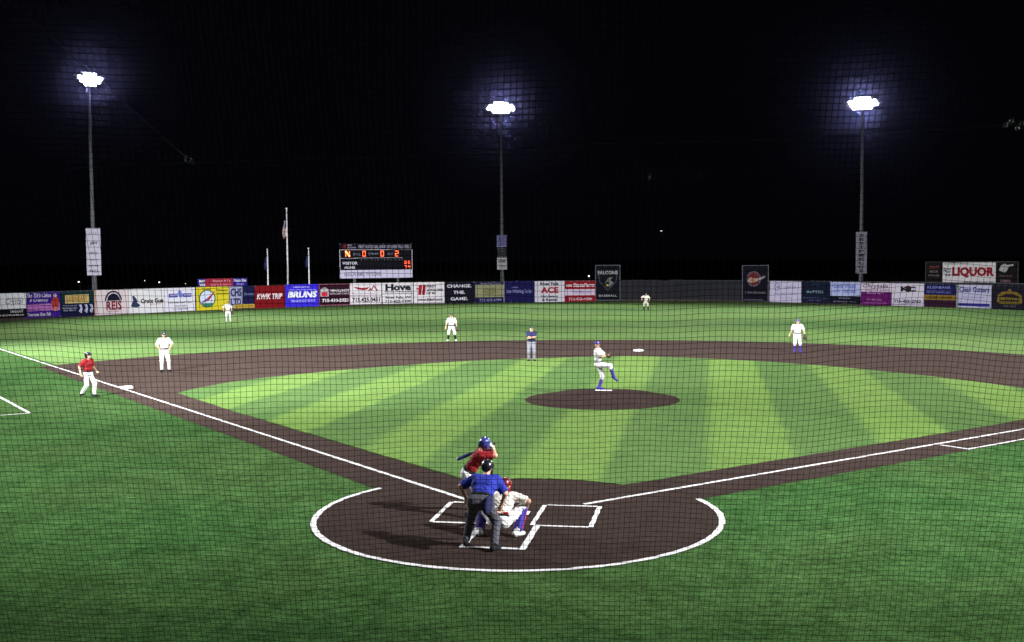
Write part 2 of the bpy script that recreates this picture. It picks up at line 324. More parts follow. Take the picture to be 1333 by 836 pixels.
# ------------------------------------------------------------------ signs
def text_mesh(s, m, bold=.012, shear=0.):
    cu = bpy.data.curves.new('lettering', 'FONT'); cu.body = s; cu.size = 1; cu.align_x = 'CENTER'; cu.offset = bold; cu.shear = shear; cu.resolution_u = 2
    cu.extrude = .0
    o = bpy.data.objects.new('tmp', cu); COL.objects.link(o)
    dg = bpy.context.evaluated_depsgraph_get(); me = bpy.data.meshes.new_from_object(o.evaluated_get(dg)); bpy.data.objects.remove(o); bpy.data.curves.remove(cu)
    me.name = 'lettering'; me.materials.clear(); me.materials.append(m); return me
COLM = {}
def cm(r, g, b):
    k = (r, g, b)
    if k not in COLM: COLM[k] = mat('vinyl_%d_%d_%d' % k, tuple(min(.8, c*.82) for c in srgb(r, g, b)), .6, .1, 3, spec=.06)
    return COLM[k]
class Sign:
    """flat sign: origin at bottom centre, x right, z up, -y towards the field; u,v run 0..1 over its face"""
    def __init__(s, name, label, cat, p0, p1, z0, z1, col, off=.08, group='advertising banners along the outfield fence', thick=.03):
        p0 = np.array(p0, float); p1 = np.array(p1, float); t = p1-p0; s.w = np.linalg.norm(t); t /= s.w; n = np.array([-t[1], t[0]])
        c = (p0+p1)/2-n*off; s.h = z1-z0; s.k = 1
        s.root = empty(name, (c[0], c[1], z0), math.atan2(t[1], t[0])); tag(s.root, label, cat, group)
        MB().box((-s.w/2, 0, 0), (s.w/2, thick, s.h)).build('board', cm(*col), s.root)
        hem = MB()
        for u in np.linspace(-s.w/2+.06, s.w/2-.06, 6):
            for v in (.05, s.h-.05): hem.box((u-.02, -.006, v-.02), (u+.02, 0, v+.02))
        hem.build('grommet', STEEL, s.root)
    def X(s, u): return (u-.5)*s.w
    def d(s): s.k += 1; return -.004*s.k
    def rect(s, u0, v0, u1, v1, col, name='colour_band'):
        y = s.d(); MB().box((s.X(u0), y, v0*s.h), (s.X(u1), -.001, v1*s.h)).build(name, cm(*col), s.root); return s
    def poly(s, pts, col, name='emblem'):
        y = s.d(); MB().prism([(s.X(u), v*s.h) for u, v in pts], y, -.001).build(name, cm(*col), s.root); return s
    def disc(s, u, v, r, col, name='emblem', ry=None, a0=0, a1=360):
        y = s.d(); rr = r*s.h; ry = (ry or r)*s.h; n = 28
        MB().prism([(s.X(u)+rr*math.cos(math.radians(a0+(a1-a0)*k/n)), v*s.h+ry*math.sin(math.radians(a0+(a1-a0)*k/n))) for k in range(n if a1-a0 >= 360 else n+1)], y, -.001).build(name, cm(*col), s.root); return s
    def text(s, t, u0, v0, u1, v1, col, bold=.012, shear=0., m=None, name='lettering'):
        y = s.d()-.004; me = text_mesh(t, m or cm(*col), bold, shear)
        co = np.zeros(len(me.vertices)*3); me.vertices.foreach_get('co', co); co = co.reshape(-1, 3); lo, hi = co.min(0), co.max(0)
        x0, x1, z0, z1 = s.X(u0), s.X(u1), v0*s.h, v1*s.h; q = np.zeros_like(co)
        q[:, 0] = x0+(co[:, 0]-lo[0])/(hi[0]-lo[0])*(x1-x0); q[:, 2] = z0+(co[:, 1]-lo[1])/(hi[1]-lo[1])*(z1-z0); q[:, 1] = y
        me.vertices.foreach_set('co', q.ravel()); me.update(); o = bpy.data.objects.new(name, me); COL.objects.link(o); o.parent = s.root; return s
    def frame(s, col, w=.05):
        y = s.d(); m = MB(); X0, X1 = -s.w/2, s.w/2
        m.box((X0, y, 0), (X0+w, -.001, s.h)); m.box((X1-w, y, 0), (X1, -.001, s.h)); m.box((X0+w, y, 0), (X1-w, -.001, w)); m.box((X0+w, y, s.h-w), (X1-w, -.001, s.h)); m.build('frame', cm(*col), s.root); return s
def banner(x0, x1, yt, yb, label, col, name='advertising_banner', cat='banner', off=.08, behind=0., **k):
    a, b = fence_at(x0, behind), fence_at(x1, behind); xm = (x0+x1)/2; m_ = (a+b)/2
    return Sign(name, label, cat, a, b, z_at(xm, yb, m_), z_at(xm, yt, m_), col, off, **k)
WHT = (225, 218, 226); BK = (18, 17, 22)
b = banner(-25, 30.3, 382, 413, 'white banner with thin script over a black strip, leftmost on the fence', (232, 230, 238), off=.4)
b.rect(0, 0, 1, .34, BK).text('Crystal', .5, .46, .93, .78, (70, 70, 80), -.004, .3).text('Seafood', .55, .72, .9, .86, (150, 150, 165), -.006, .2).text('TAKE-OUT', .6, .17, .92, .29, WHT, .02).text('715-425-2100 riverfalls.com', .3, .04, .93, .12, WHT)
b = banner(31, 77.5, 380.5, 413.5, 'purple and pink banner with white script and a red figure', (62, 30, 140))
b.rect(0, .27, .98, .54, (190, 120, 195)).text("The Tilt's Cakes", .05, .8, .74, .97, WHT, .01, .35).text('& Creamery', .14, .6, .66, .76, WHT, .01, .35)
b.text('birthdays weddings', .05, .42, .7, .5, (110, 60, 130)).text('events and more', .05, .31, .7, .39, (110, 60, 130)).text('Downtown River Falls', .05, .06, .72, .21, WHT, .01, .35)
b.poly([(.77, .32), (.93, .32), (.97, .62), (.9, .8), (.82, .8), (.74, .62)], (170, 60, 50)).disc(.855, .86, .07, (215, 190, 180)).rect(.82, .24, .91, .4, (205, 130, 120))
b = banner(79, 121.5, 379, 411.8, 'dark green to navy banner with a gold plate', (22, 48, 52))
b.rect(0, 0, 1, .5, (24, 24, 62)).rect(.12, .52, .84, .86, (200, 175, 120)).text('LEGENDARY', .18, .6, .78, .8, (160, 110, 50), .03)
b.text('family owned', .04, .4, .46, .46, (170, 175, 195)).text('lake home cabin', .02, .31, .46, .38, (170, 175, 195)).text('river falls wi', .06, .22, .42, .29, (170, 175, 195))
for u in (.57, .74, .9): b.poly([(u-.05, .2), (u+.02, .1), (u+.06, .3), (u+.03, .46), (u-.05, .46), (u, .33)], (190, 190, 220))
b = banner(122, 166.3, 377.3, 409.6, 'pinkish white banner with a black half dome over large dark red capitals', (222, 205, 212))
b.disc(.55, .56, .4, (35, 35, 62), a0=0, a1=180).disc(.55, .56, .33, (222, 205, 212), a0=0, a1=180).disc(.55, .56, .29, (28, 28, 48), a0=0, a1=180)
b.text('REIS', .33, .18, .79, .55, (130, 22, 45), .03).text('design build', .34, .1, .7, .15, (110, 70, 80)).rect(0, 0, .04, 1, (200, 160, 130))
b = banner(166.8, 213.3, 376, 407.6, 'white banner with a navy mark left of one line of bold black lettering', (228, 224, 230))
b.poly([(.05, .3), (.2, .24), (.3, .3), (.3, .36), (.22, .44), (.24, .5), (.2, .62), (.13, .74), (.09, .7), (.12, .52), (.08, .42)], (50, 60, 90)).text('Croix Gun', .32, .4, .97, .6, (38, 20, 24), .04).text('guns ammo', .6, .32, .9, .38, (190, 90, 60))
b = banner(214, 253.3, 374.8, 405.3, 'white banner with two rounded blue name plates and small black text', (226, 222, 236))
b.disc(.27, .68, .09, (70, 70, 175), ry=.085).rect(.13, .6, .42, .76, (70, 70, 175)).rect(.6, .6, .88, .76, (70, 70, 175)).poly([(.42, .76), (.47, .92), (.53, .86), (.6, .7), (.55, .58), (.47, .62)], (120, 130, 205))
b.text('WEST', .17, .64, .4, .72, WHT, .02).text('SIDE', .63, .64, .86, .72, WHT, .02).text('Auto Body Repair West', .1, .33, .88, .42, (30, 30, 36), .02).text('river falls', .3, .2, .7, .28, (120, 120, 130)).text('715-425-9000', .25, .07, .75, .13, (90, 90, 110))
b = banner(255, 297.5, 373.6, 403.6, 'yellow banner with a round blue compass emblem crossed by a red needle', (212, 196, 45))
b.disc(.33, .5, .39, (70, 90, 70)).disc(.33, .5, .34, (205, 215, 235)).disc(.33, .5, .335, (45, 120, 90), a0=215, a1=325).poly([(.12, .28), (.36, .56), (.6, .86), (.38, .42)], (165, 50, 60)).poly([(.1, .28), (.2, .32), (.36, .5), (.28, .5)], (120, 110, 190))
b.text('Galaxy', .62, .78, .97, .9, (90, 80, 50), .03).text('Adventures', .6, .66, .98, .75, (110, 100, 40)).text('TRAVEL', .15, .88, .42, .95, (110, 100, 30))
b = banner(298, 315.3, 373, 400.5, 'narrow pale grey banner with blocks of dark blue letters', (160, 160, 190))
b.text('CHS', .08, .52, .94, .92, (52, 52, 96), .05).text('LTD', .1, .1, .9, .44, (52, 52, 96), .05)
b = banner(315.7, 331, 372, 396, 'small navy banner with pale script between grey banner and red one', (24, 26, 66)); b.text('Farmers', .1, .48, .95, .64, (110, 120, 165), .01, .3)
b = banner(303, 331, 396.2, 401, 'thin yellow strip sign low on the fence under the navy banner', (190, 160, 60), off=.12); b.text('HARDWARE AND LUMBER', .05, .25, .95, .75, (120, 90, 30), .02)
b = banner(331.5, 370.4, 371.6, 401.3, 'plain dark red banner with one line of slanted white lettering', (120, 18, 26)); b.text('KWIK TRIP', .06, .4, .92, .64, (230, 215, 220), .03, .25)
b = banner(371.2, 414.3, 370.2, 399.3, 'bright blue banner with large white slanted lettering below the flagpoles', (55, 40, 205))
b.text('BRUNS', .06, .4, .96, .7, (235, 235, 245), .05, .2).text('brothers home improvement', .24, .83, .72, .92, (215, 215, 240)).rect(.08, .75, .92, .765, (190, 190, 235)).rect(.14, .29, .9, .305, (190, 190, 235)).text('RIVER FALLS WI 715', .18, .21, .88, .27, (200, 200, 240))
b = banner(415, 455, 369.6, 397.4, 'maroon and black banner with a red shed emblem and 715-410-2023', (46, 14, 30))
b.rect(.05, .42, .31, .74, (190, 180, 190)).poly([(.04, .74), (.18, .86), (.32, .74)], (150, 140, 150)).rect(.08, .44, .28, .62, (190, 45, 62)).text("DEMULLING'S", .34, .62, .97, .74, WHT, .03).text('RENTALS AND STORAGE', .34, .5, .97, .58, (190, 180, 190)).text('715-410-2023', .1, .15, .95, .31, WHT, .04).frame((150, 90, 110), .06)
b = banner(456, 496.6, 368.6, 396, 'white banner with red roof swoosh above 715.425.0451', (222, 214, 220))
b.poly([(.1, .84), (.22, .72), (.4, .66), (.55, .7), (.62, .82), (.5, .78), (.36, .78)], (150, 35, 48)).poly([(.56, .6), (.64, .78), (.68, .72), (.76, .92), (.9, .62), (.85, .62), (.76, .82), (.68, .62), (.64, .7), (.6, .6)], (140, 45, 55))
b.text('River Falls Roofing LLC', .05, .46, .93, .55, (110, 95, 105), .01).rect(0, .40, 1, .43, (120, 115, 125)).text('715.425.0451', .06, .1, .95, .32, (35, 30, 36), .04)
b = banner(497.4, 537.2, 368, 395.4, 'white banner with a big black four-letter heading and two lines below', (220, 214, 218))
b.text('Hove', .1, .62, .94, .94, (26, 28, 42), .05).text('family foods deli', .08, .52, .94, .6, (60, 60, 75), .03).rect(0, .46, 1, .49, (90, 90, 100)).text('River Falls, WI', .1, .22, .92, .36, (45, 45, 50), .03).text('715-425-5300', .08, .05, .94, .18, (45, 45, 50), .04)
b = banner(538.3, 578, 367.4, 394.8, 'white banner with two leaning red bars and black bank lettering', (222, 214, 220))
b.poly([(.14, .4), (.24, .4), (.28, .88), (.16, .88)], (160, 28, 42)).poly([(.26, .4), (.36, .4), (.4, .88), (.3, .88)], (140, 24, 38)).rect(.08, .66, .16, .72, (160, 28, 42)).text('FIRST', .42, .74, .74, .86, (34, 30, 34), .04).text('NATIONAL BANK', .42, .57, .96, .69, (34, 30, 34), .04).text('OF RF', .4, .42, .72, .53, (34, 30, 34), .04).text('www.fnbrf.com', .1, .11, .94, .25, (50, 34, 40), .04)
b = banner(578.7, 617.3, 366.8, 395, 'black banner reading CHANGE. THE. GAME. in white on three lines', (16, 14, 30)); b.text('CHANGE.', .07, .73, .9, .88, (215, 212, 222), .03).text('THE.', .28, .44, .68, .58, (215, 212, 222), .03).text('GAME.', .19, .14, .78, .29, (215, 212, 222), .03)
b = banner(617.7, 656.3, 367, 394, 'beige yellow banner with navy foot strip beside the middle mast', (28, 26, 70))
b.rect(.02, .26, .98, .86, (150, 148, 110)).text('River Falls Dental', .2, .88, .9, .97, (150, 150, 180)).poly([(.24, .5), (.36, .74), (.48, .68), (.62, .76), (.78, .5), (.6, .4), (.4, .4)], (128, 126, 88)).text('family dentistry', .3, .3, .9, .38, (110, 108, 80)).text('715-425-6789', .16, .06, .9, .18, (150, 150, 200), .02).rect(.975, 0, 1, 1, (160, 158, 165))
b = banner(656.8, 695.7, 365.8, 393.8, 'navy banner with one line of pale lettering right of the middle mast', (26, 22, 84)); b.text('Sun Winning Script', .06, .4, .93, .62, (150, 150, 205), .02).poly([(.2, .66), (.3, .74), (.42, .72), (.48, .66), (.4, .69), (.3, .7)], (130, 130, 190))
b = banner(696, 734.6, 366, 393.3, 'white banner with big red three-letter word between black lines', (228, 222, 234)); b.text('River Falls', .18, .8, .8, .95, (36, 34, 52), .04).text('ACE', .2, .42, .8, .72, (175, 32, 40), .05).text('Hardware', .2, .22, .78, .34, (36, 34, 48), .03).text('& Rental', .24, .05, .76, .18, (36, 34, 48), .04)
b = banner(735.2, 775.6, 365.8, 394, 'red banner with a white middle stripe left of the shield sign', (150, 20, 36)); b.rect(0, .34, 1, .62, (224, 206, 226)).text('StateFarm', .26, .72, .96, .9, (238, 215, 222), .04, .15).text('Tim Bjorset', .22, .4, .84, .56, (150, 130, 200), .02).text('715-425-4300', .12, .1, .88, .25, (225, 185, 195), .03)
for u in (.08, .14, .2): b.disc(u, .79, .065, (235, 215, 220), ry=.05)
b = banner(774.8, 807.6, 345, 391.4, 'tall dark framed sign with a shield emblem and BASEBALL below', (14, 16, 26), 'emblem_sign', 'sign', .2, group='tall framed emblem signs')
b.poly([(.1, .80), (.9, .80), (.84, .52), (.5, .27), (.16, .52)], (70, 74, 84)).poly([(.15, .74), (.85, .74), (.8, .53), (.5, .31), (.2, .53)], (16, 18, 28)).text('FALCONS', .1, .73, .9, .84, (165, 160, 160), .05).poly([(.36, .46), (.52, .64), (.7, .66), (.6, .58), (.72, .5), (.56, .38), (.44, .4), (.58, .5), (.48, .54)], (125, 125, 120)).disc(.48, .43, .035, (170, 165, 80)).text('BASEBALL', .14, .11, .86, .17, (165, 160, 165), .02).frame((100, 100, 112), .09)
b = banner(967, 1001.8, 345, 392.6, 'tall dark framed sign with a red round emblem and a white bat', (20, 18, 32), 'emblem_sign', 'sign', .2, group='tall framed emblem signs')
b.disc(.44, .62, .21, (100, 92, 104)).disc(.44, .62, .18, (104, 44, 46)).poly([(.2, .56), (.36, .5), (.6, .57), (.88, .66), (.86, .71), (.55, .63), (.3, .66)], (160, 148, 146)).disc(.4, .58, .07, (165, 118, 84)).text('ST CROIX RIVER HOUNDS', .12, .22, .88, .27, (125, 122, 130), .02).rect(.08, .045, .8, .06, (95, 95, 108)).frame((100, 100, 112), .09)
b = banner(1002.4, 1043.6, 366.2, 393.6, 'plain pale lavender banner with faint drawing left of the dark ones', (205, 196, 224)); b.disc(.24, .72, .17, (120, 112, 146)).disc(.24, .72, .14, (205, 196, 224)).poly([(.14, .66), (.3, .8), (.32, .66), (.22, .7)], (135, 125, 160)).text('Lowell Falls', .46, .66, .84, .8, (150, 140, 175)).text('INN AND SUITES', .16, .36, .86, .46, (150, 140, 175), .01).text('river falls', .3, .18, .7, .26, (170, 162, 195))
b = banner(1044, 1081, 366.6, 394.6, 'dark navy banner with teal arch and THE PRIME-like pale lettering', (22, 28, 50))
b.root['label'] = 'dark navy banner with a faint teal arch over pale small lettering'
b.disc(.5, .72, .2, (30, 62, 70), a0=20, a1=160).disc(.5, .72, .16, (22, 28, 50), a0=0, a1=180).text('the PITCH', .18, .46, .76, .58, (140, 165, 180), .03).text('bar and grill river falls', .05, .2, .9, .27, (105, 110, 160)).text('open late', .22, .1, .7, .16, (105, 110, 160))
b = banner(1081.5, 1121, 367.4, 395.6, 'pale blue banner with blue block lettering over a black strip', (178, 184, 226)); b.rect(0, 0, 1, .36, (20, 20, 32)).text('Gold Wash', .1, .72, .84, .94, (92, 100, 190), .02).text('AUTO', .1, .52, .32, .66, (110, 116, 200)).text('DETAIL', .46, .5, .86, .66, (92, 100, 190), .02).text('coming soon', .28, .22, .66, .3, (150, 150, 190)).text('goldwash.com', .1, .06, .86, .14, (130, 130, 160))
b = banner(1121.5, 1161, 368.4, 397.4, 'banner white above and deep magenta below', (214, 196, 216)); b.rect(0, 0, 1, .6, (100, 24, 100)).text('Chrysalis', .06, .74, .9, .95, (90, 76, 100), .02, .2).text('SALON & SPA', .16, .62, .95, .72, (130, 90, 140)).text('Beauty by U', .2, .48, .76, .58, (200, 140, 200)).text('715.425.2300', .2, .2, .7, .28, (200, 130, 190)).text('chrysalissalonrf.com', .08, .07, .86, .13, (190, 120, 185))
b = banner(1161.5, 1203.2, 369, 398.6, 'white banner with a dark round crest above 715 telephone digits', (214, 202, 222)); b.disc(.52, .76, .14, (40, 34, 42)).text('KC', .28, .64, .76, .86, (40, 34, 42), .06).disc(.52, .88, .035, (170, 50, 60)).text('715-425-2762', .08, .14, .92, .28, (52, 46, 86), .04).text('riverfallsautocenter.com', .06, .05, .92, .1, (90, 80, 110))
b = banner(1204, 1244.8, 370, 399.6, 'navy banner with a gold band and maroon foot', (30, 26, 78)); b.rect(0, 0, 1, .28, (52, 22, 44)).rect(0, .3, 1, .52, (140, 108, 42)).text('KLEINBANK', .1, .8, .86, .92, (120, 125, 190), .02).text('MORTGAGE LLC', .08, .6, .86, .72, (110, 112, 180), .02).text('HOME LOANS', .08, .34, .9, .48, (90, 66, 26), .03)
b = banner(1245.3, 1291, 371, 401, 'pale banner with dark blue heading and blue foot line under the billboard', (190, 184, 216)); b.text('iClean Gutters', .06, .68, .94, .92, (52, 56, 120), .03).rect(.04, .08, .96, .2, (44, 42, 130)).text('free estimates', .2, .42, .8, .52, (150, 146, 190)).rect(0, 0, .07, 1, (140, 138, 140))
b = banner(1291.5, 1336, 372, 403.4, 'dark banner with a gold crest at the right edge of view', (28, 24, 40)); b.poly([(.16, .3), (.26, .24), (.8, .24), (.9, .3), (.88, .6), (.74, .74), (.62, .76), (.53, .88), (.44, .76), (.3, .74), (.18, .6)], (120, 98, 40)).poly([(.24, .34), (.82, .34), (.8, .56), (.64, .66), (.42, .66), (.26, .56)], (34, 28, 34)).text('BREWING', .27, .4, .8, .52, (140, 115, 50), .03).text('EST 2013', .36, .12, .72, .18, (120, 110, 100))
# upper signs
UB = dict(behind=.6, off=0., group='signs raised above the fence')
def legs(s, zb):
    for u in (.06, .5, .94): MB().box((s.X(u)-.06, .04, -zb), (s.X(u)+.06, .16, s.h*.9)).build('leg', DSTEEL, s.root)
b = banner(1204.4, 1326, 340.3, 370.2, 'wide raised billboard with red LIQUOR lettering on a white middle', (22, 17, 20), 'billboard', 'billboard', **UB)
b.rect(.195, .0, .765, .98, (206, 198, 204)).text('LIQUOR', .3, .28, .755, .76, (138, 30, 44), .06).text('THE', .215, .34, .285, .44, (44, 44, 66), .04).text('FALLS', .205, .5, .285, .7, (44, 44, 66), .04).text('RIVER FALLS', .22, .85, .48, .93, (110, 100, 110), .01).text('wine beer spirits open daily', .42, .06, .75, .16, (70, 62, 66), .02)
b.text('CRAFT', .035, .68, .16, .8, (120, 62, 62), .03).text('BEER', .05, .5, .15, .6, (98, 90, 92), .03).text('WINE', .03, .32, .16, .42, (98, 90, 92), .02)
b.poly([(.80, .62), (.82, .82), (.86, .9), (.88, .84), (.95, .88), (.94, .8), (.9, .78), (.88, .6), (.86, .52), (.83, .56)], (165, 160, 165)).text('GOLF CLUB', .81, .34, .93, .42, (110, 84, 88), .02).text('DINING', .82, .1, .92, .22, (130, 100, 106), .03).frame((58, 56, 60), .1); legs(b, 2.3)
b = banner(258, 322, 362.6, 373.5, 'small raised sign in blue red and blue above the yellow banner', (44, 34, 120), 'raised_sign', 'sign', **UB)
b.rect(.15, .0, .7, 1, (150, 40, 62)).text('RF', .03, .58, .14, .86, WHT, .04).text('WI', .03, .12, .14, .44, WHT, .04).text('Hanson & Co', .3, .58, .66, .86, (225, 150, 150), .03).text('Quality Exteriors', .24, .12, .66, .42, (215, 130, 140), .02).text('Drama Kids', .72, .58, .98, .9, (220, 215, 245), .05).text('Dept', .78, .12, .92, .44, (150, 140, 225), .03); legs(b, 2.3)

# ------------------------------------------------------------------ scoreboard
LED = mat('red_led', (.5, .05, .02), .5, 0, 1, emit=(1., .05, .01), estr=1.6); LEDC = mat('led_core', (.6, .3, .1), .5, 0, 1, emit=(1., .42, .12), estr=2.4)
a_, b_ = fence_at(443, 3.), fence_at(537.5, 3.); mm_ = (a_+b_)/2
sb = Sign('scoreboard', 'black electronic scoreboard with red digits above the outfield fence', 'scoreboard', a_, b_, z_at(490, 362, mm_), z_at(490, 317, mm_), (12, 10, 20), 0., None, .35)
sb.rect(0, 0, 1, .235, (196, 190, 214), 'sponsor_panel').text('HUDSON FAMILY PHYSICIANS', .06, .06, .56, .18, (110, 100, 128), .02)
sb.text('FIRST NATIONAL BANK OF RIVER FALLS FIELD', .26, .86, .985, .955, (150, 144, 165), .015).text('FIRST', .11, .92, .17, .975, (150, 140, 160), .02).text('NATIONAL', .11, .85, .23, .905, (150, 140, 160), .02).poly([(.05, .85), (.08, .85), (.09, .98), (.06, .98)], (120, 24, 36))
GL = (205, 202, 215)
for (u0, v0, u1, v1) in ((0, .815, 1, .825), (0, .235, .007, .825), (.993, .235, 1, .825), (0, .57, .25, .577), (.2, .58, .86, .587)): sb.rect(u0, v0, u1, v1, GL, 'frame_line')
sb.text('VISITOR', .035, .395, .245, .475, GL, .03).text('HOME', .065, .275, .205, .35, GL, .03)
for t, u0, u1 in (('BALL', .185, .285), ('STRIKE', .39, .53), ('OUT', .65, .73)): sb.text(t, u0, .66, u1, .73, (120, 116, 132), .01)
for i, t in enumerate('1 2 3 4 5 6 7 8 9 10 R H E'.split()): u = .29+i*.045+(.02 if i > 9 else 0); sb.text(t, u, .505, u+.013, .55, (105, 102, 118), .0)
sb.text('AT BAT', .04, .545, .15, .585, (105, 102, 118), .0)
SEG = {'0': 'abcdef', '1': 'bc', '2': 'abged', '9': 'abcdfg', 'n': 'bcef', '7': 'abc', '4': 'bcfg', '8': 'abcdefg'}
def digit(ch, u0, v0, u1, v1):
    W_, H_ = (u1-u0)*sb.w, (v1-v0)*sb.h; x0, z0 = sb.X(u0), v0*sb.h; w = W_*.17
    S = dict(a=((0, H_-w), (W_, H_)), d=((0, 0), (W_, w)), g=((0, H_/2-w/2), (W_, H_/2+w/2)), f=((0, H_/2), (w, H_)), b=((W_-w, H_/2), (W_, H_)), e=((0, 0), (w, H_/2)), c=((W_-w, 0), (W_, H_/2)))
    m = MB(); core = MB()
    for k in SEG[ch]:
        (p, q), (r, t) = S[k]; m.box((x0+p-.015, -.04, z0+q-.015), (x0+r+.015, -.012, z0+t+.015)); core.box((x0+p+.025, -.05, z0+q+.025), (x0+r-.025, -.02, z0+t-.025))
    if ch == 'n':
        for t in np.linspace(.12, .88, 6): core.box((x0+W_*t-.07, -.05, z0+H_*(1-t)-.09), (x0+W_*t+.07, -.02, z0+H_*(1-t)+.09)); m.box((x0+W_*t-.1, -.04, z0+H_*(1-t)-.12), (x0+W_*t+.1, -.012, z0+H_*(1-t)+.12))
    o = m.build('lit_digit', LED, sb.root); core.build('led_core', LEDC, o)
digit('n', .078, .625, .138, .785); digit('0', .31, .625, .352, .785); digit('0', .558, .625, .602, .785); digit('2', .76, .625, .806, .785)
for u in (.885, .94): digit('0' if u < .9 else '0', u, .41, u+.03, .485)
digit('7', .885, .275, .915, .36); digit('4', .94, .275, .97, .36)
for u in (.2, .8): MB().box((sb.X(u)-.15, .1, -z_at(490, 362, mm_)), (sb.X(u)+.15, .34, .1)).build('leg', DSTEEL, sb.root)

# ------------------------------------------------------------------ light masts
LENS = mat('lit_lens', (.9, .9, .9), .3, 0, 1, emit=(.90, .90, 1.), estr=250.); LOFF = mat('dull_lens', (.3, .32, .25), .3, .2, 4)
HOUS = mat('lamp_housing', (.35, .36, .38), .5, .1, 5, metal=.5)
MASTM = mat('weathered_mast', (.09, .095, .105), .6, .25, 3)
def light_mast(label, xy, H, aim, power, cone=150., blend=1., lens_n=(6, 5), dead=None, size=.45, aim_z=0., spots=None):
    xy = np.array(xy, float); d = np.array(aim[:2], float)-xy; d /= np.linalg.norm(d)
    root = empty('light_mast', (xy[0], xy[1], 0), math.atan2(d[1], d[0])+math.pi/2); tag(root, label, 'light mast', 'floodlight masts')    # local -y faces the field
    MB().tube([(0, 0, 0), (0, 0, 1.2), (0, 0, 1.25), (0, 0, H*.5), (0, 0, H)], [.34, .34, .25, .17, .12], 12).build('pole', MASTM, root, True)
    MB().box((-.45, -.45, 0), (.45, .45, .12)).build('base_plate', STEEL, root)
    for r, n in enumerate(lens_n):
        z = H+.3-r*.31; wd = .205*n
        MB().box((-wd-.2, -.16, z-.06), (wd+.2, -.04, z+.06)).build('crossarm', STEEL, root)
        for k in range(n):
            x = (k-(n-1)/2)*.40; h = MB(); rings = [(-.10, .08), (-.22, .16), (-.38, .19)]; tilt = math.radians(28)
            def P(yy, rad, a): lx, ly, lz = rad*math.cos(a), yy, rad*math.sin(a); return (x+lx, ly*math.cos(tilt)+lz*math.sin(tilt)-.06, z+ly*math.sin(tilt)*1.0+lz*math.cos(tilt))
            V = [P(yy, rr, 2*math.pi*j/14) for yy, rr in rings for j in range(14)]; F = [(i*14+j, (i+1)*14+j, (i+1)*14+(j+1) % 14, i*14+(j+1) % 14) for i in range(2) for j in range(14)]+[tuple(range(14))]
            fl = mesh_obj('floodlight', V, F, HOUS, root, True)
            V = [P(-.36, .175, 2*math.pi*j/14) for j in range(14)]; mesh_obj('lens', V, [tuple(range(14))], LOFF if dead == (r, k) else LENS, fl)
    for (ax, ay, az, pw, cn) in (spots or [(aim[0], aim[1], aim_z, power, cone)]):
        ld = bpy.data.lights.new('floodlight_beam', 'SPOT'); ld.energy = pw; ld.spot_size = math.radians(cn); ld.spot_blend = blend; ld.shadow_soft_size = size; ld.color = (.95, .96, 1.)
        lo = bpy.data.objects.new('floodlight_beam', ld); COL.objects.link(lo); src = Vector((xy[0]+d[0]*.95, xy[1]+d[1]*.95, H-.45)); lo.location = src
        lo.rotation_euler = (Vector((ax, ay, az))-src).to_track_quat('-Z', 'Y').to_euler()
    return root
KW = .31
mp = []
for px, py in ((123.5, 100), (654, 137), (1120.5, 131)):
    q = fence_at(px, 2.2); mp.append((q, z_at(px, py, q)))
light_mast('tall light mast with blazing floodlights at far left with one tall white sign', *mp[0], (-12, 45), 0, lens_n=(3, 6, 5, 3), spots=[(-16, 58, 0, 300e3*KW, 125)])  # in-view masts: lamp rows added so lenses fill the oval of the glare
light_mast('tall light mast with blazing floodlights in the middle, three small signs on its pole', *mp[1], (-2, 40), 0, lens_n=(4, 7, 8, 5), spots=[(-3, 50, 0, 300e3*KW, 125)])
light_mast('tall light mast with blazing floodlights at right, one floodlight unlit', *mp[2], (5, 40), 0, lens_n=(4, 7, 8, 5), dead=(2, 0), spots=[(8, 50, 0, 300e3*KW, 125)])
# the rest of the ring of masts stands outside the picture, where the shadows point back to
light_mast('tall light mast beside the left field foul line', (-55, 40), 23, (-5, 30), 0, spots=[(-17, 26, 0, 900e3*KW, 80)])
light_mast('tall light mast beside the right field foul line', (52, 40), 23, (5, 30), 0, spots=[(12, 38, 0, 330e3*KW, 100)])
light_mast('tall light mast on the first base side of the grandstand', (40, -10), 26, (0, 22), 0, spots=[(-3, 10, 0, 1050e3*KW, 48), (8, 44, 0, 1300e3*KW, 44), (-5, 100, 2, 300e3*KW, 26)])
light_mast('tall light mast on the third base side of the grandstand', (-28, -12), 23, (-4, 24), 0, spots=[(-6, 42, 0, 1250e3*KW, 46), (-16, 4, 0, 170e3*KW, 64), (-42, 86, 2, 1600e3*KW, 28)])
# signs strapped to the three masts
def mast_sign(i, px0, px1, yt, yb, label, col):
    q = mp[i][0]; d = (CAM[:2]-q); d /= np.linalg.norm(d); c = q+d*.42; t = np.array([-d[1], d[0]]); t = t if t@RGT[:2] > 0 else -t
    dep = np.dot(np.array([*c, 0])-CAM*[1, 1, 0], _fw); w = (px1-px0)*dep/FOC; xm = (px0+px1)/2
    return Sign('mast_sign', label, 'sign', c-t*w/2, c+t*w/2, z_at(xm, yb, c), z_at(xm, yt, c), col, 0., 'signs on the mast poles')
s = mast_sign(0, 112, 129.5, 297, 358.5, 'tall white sign strapped on the left mast pole', (190, 184, 202)); s.text('JBT', .25, .64, .82, .71, (62, 60, 82), .04).text('RIVER', .2, .86, .8, .91, (150, 144, 165)).text('CREDIT', .2, .44, .8, .5, (110, 106, 124)).text('UNION', .2, .3, .8, .35, (150, 144, 165)).text('RIVER', .15, .18, .85, .22, (100, 96, 112)).text('FALLS', .2, .06, .8, .12, (80, 78, 92), .03)
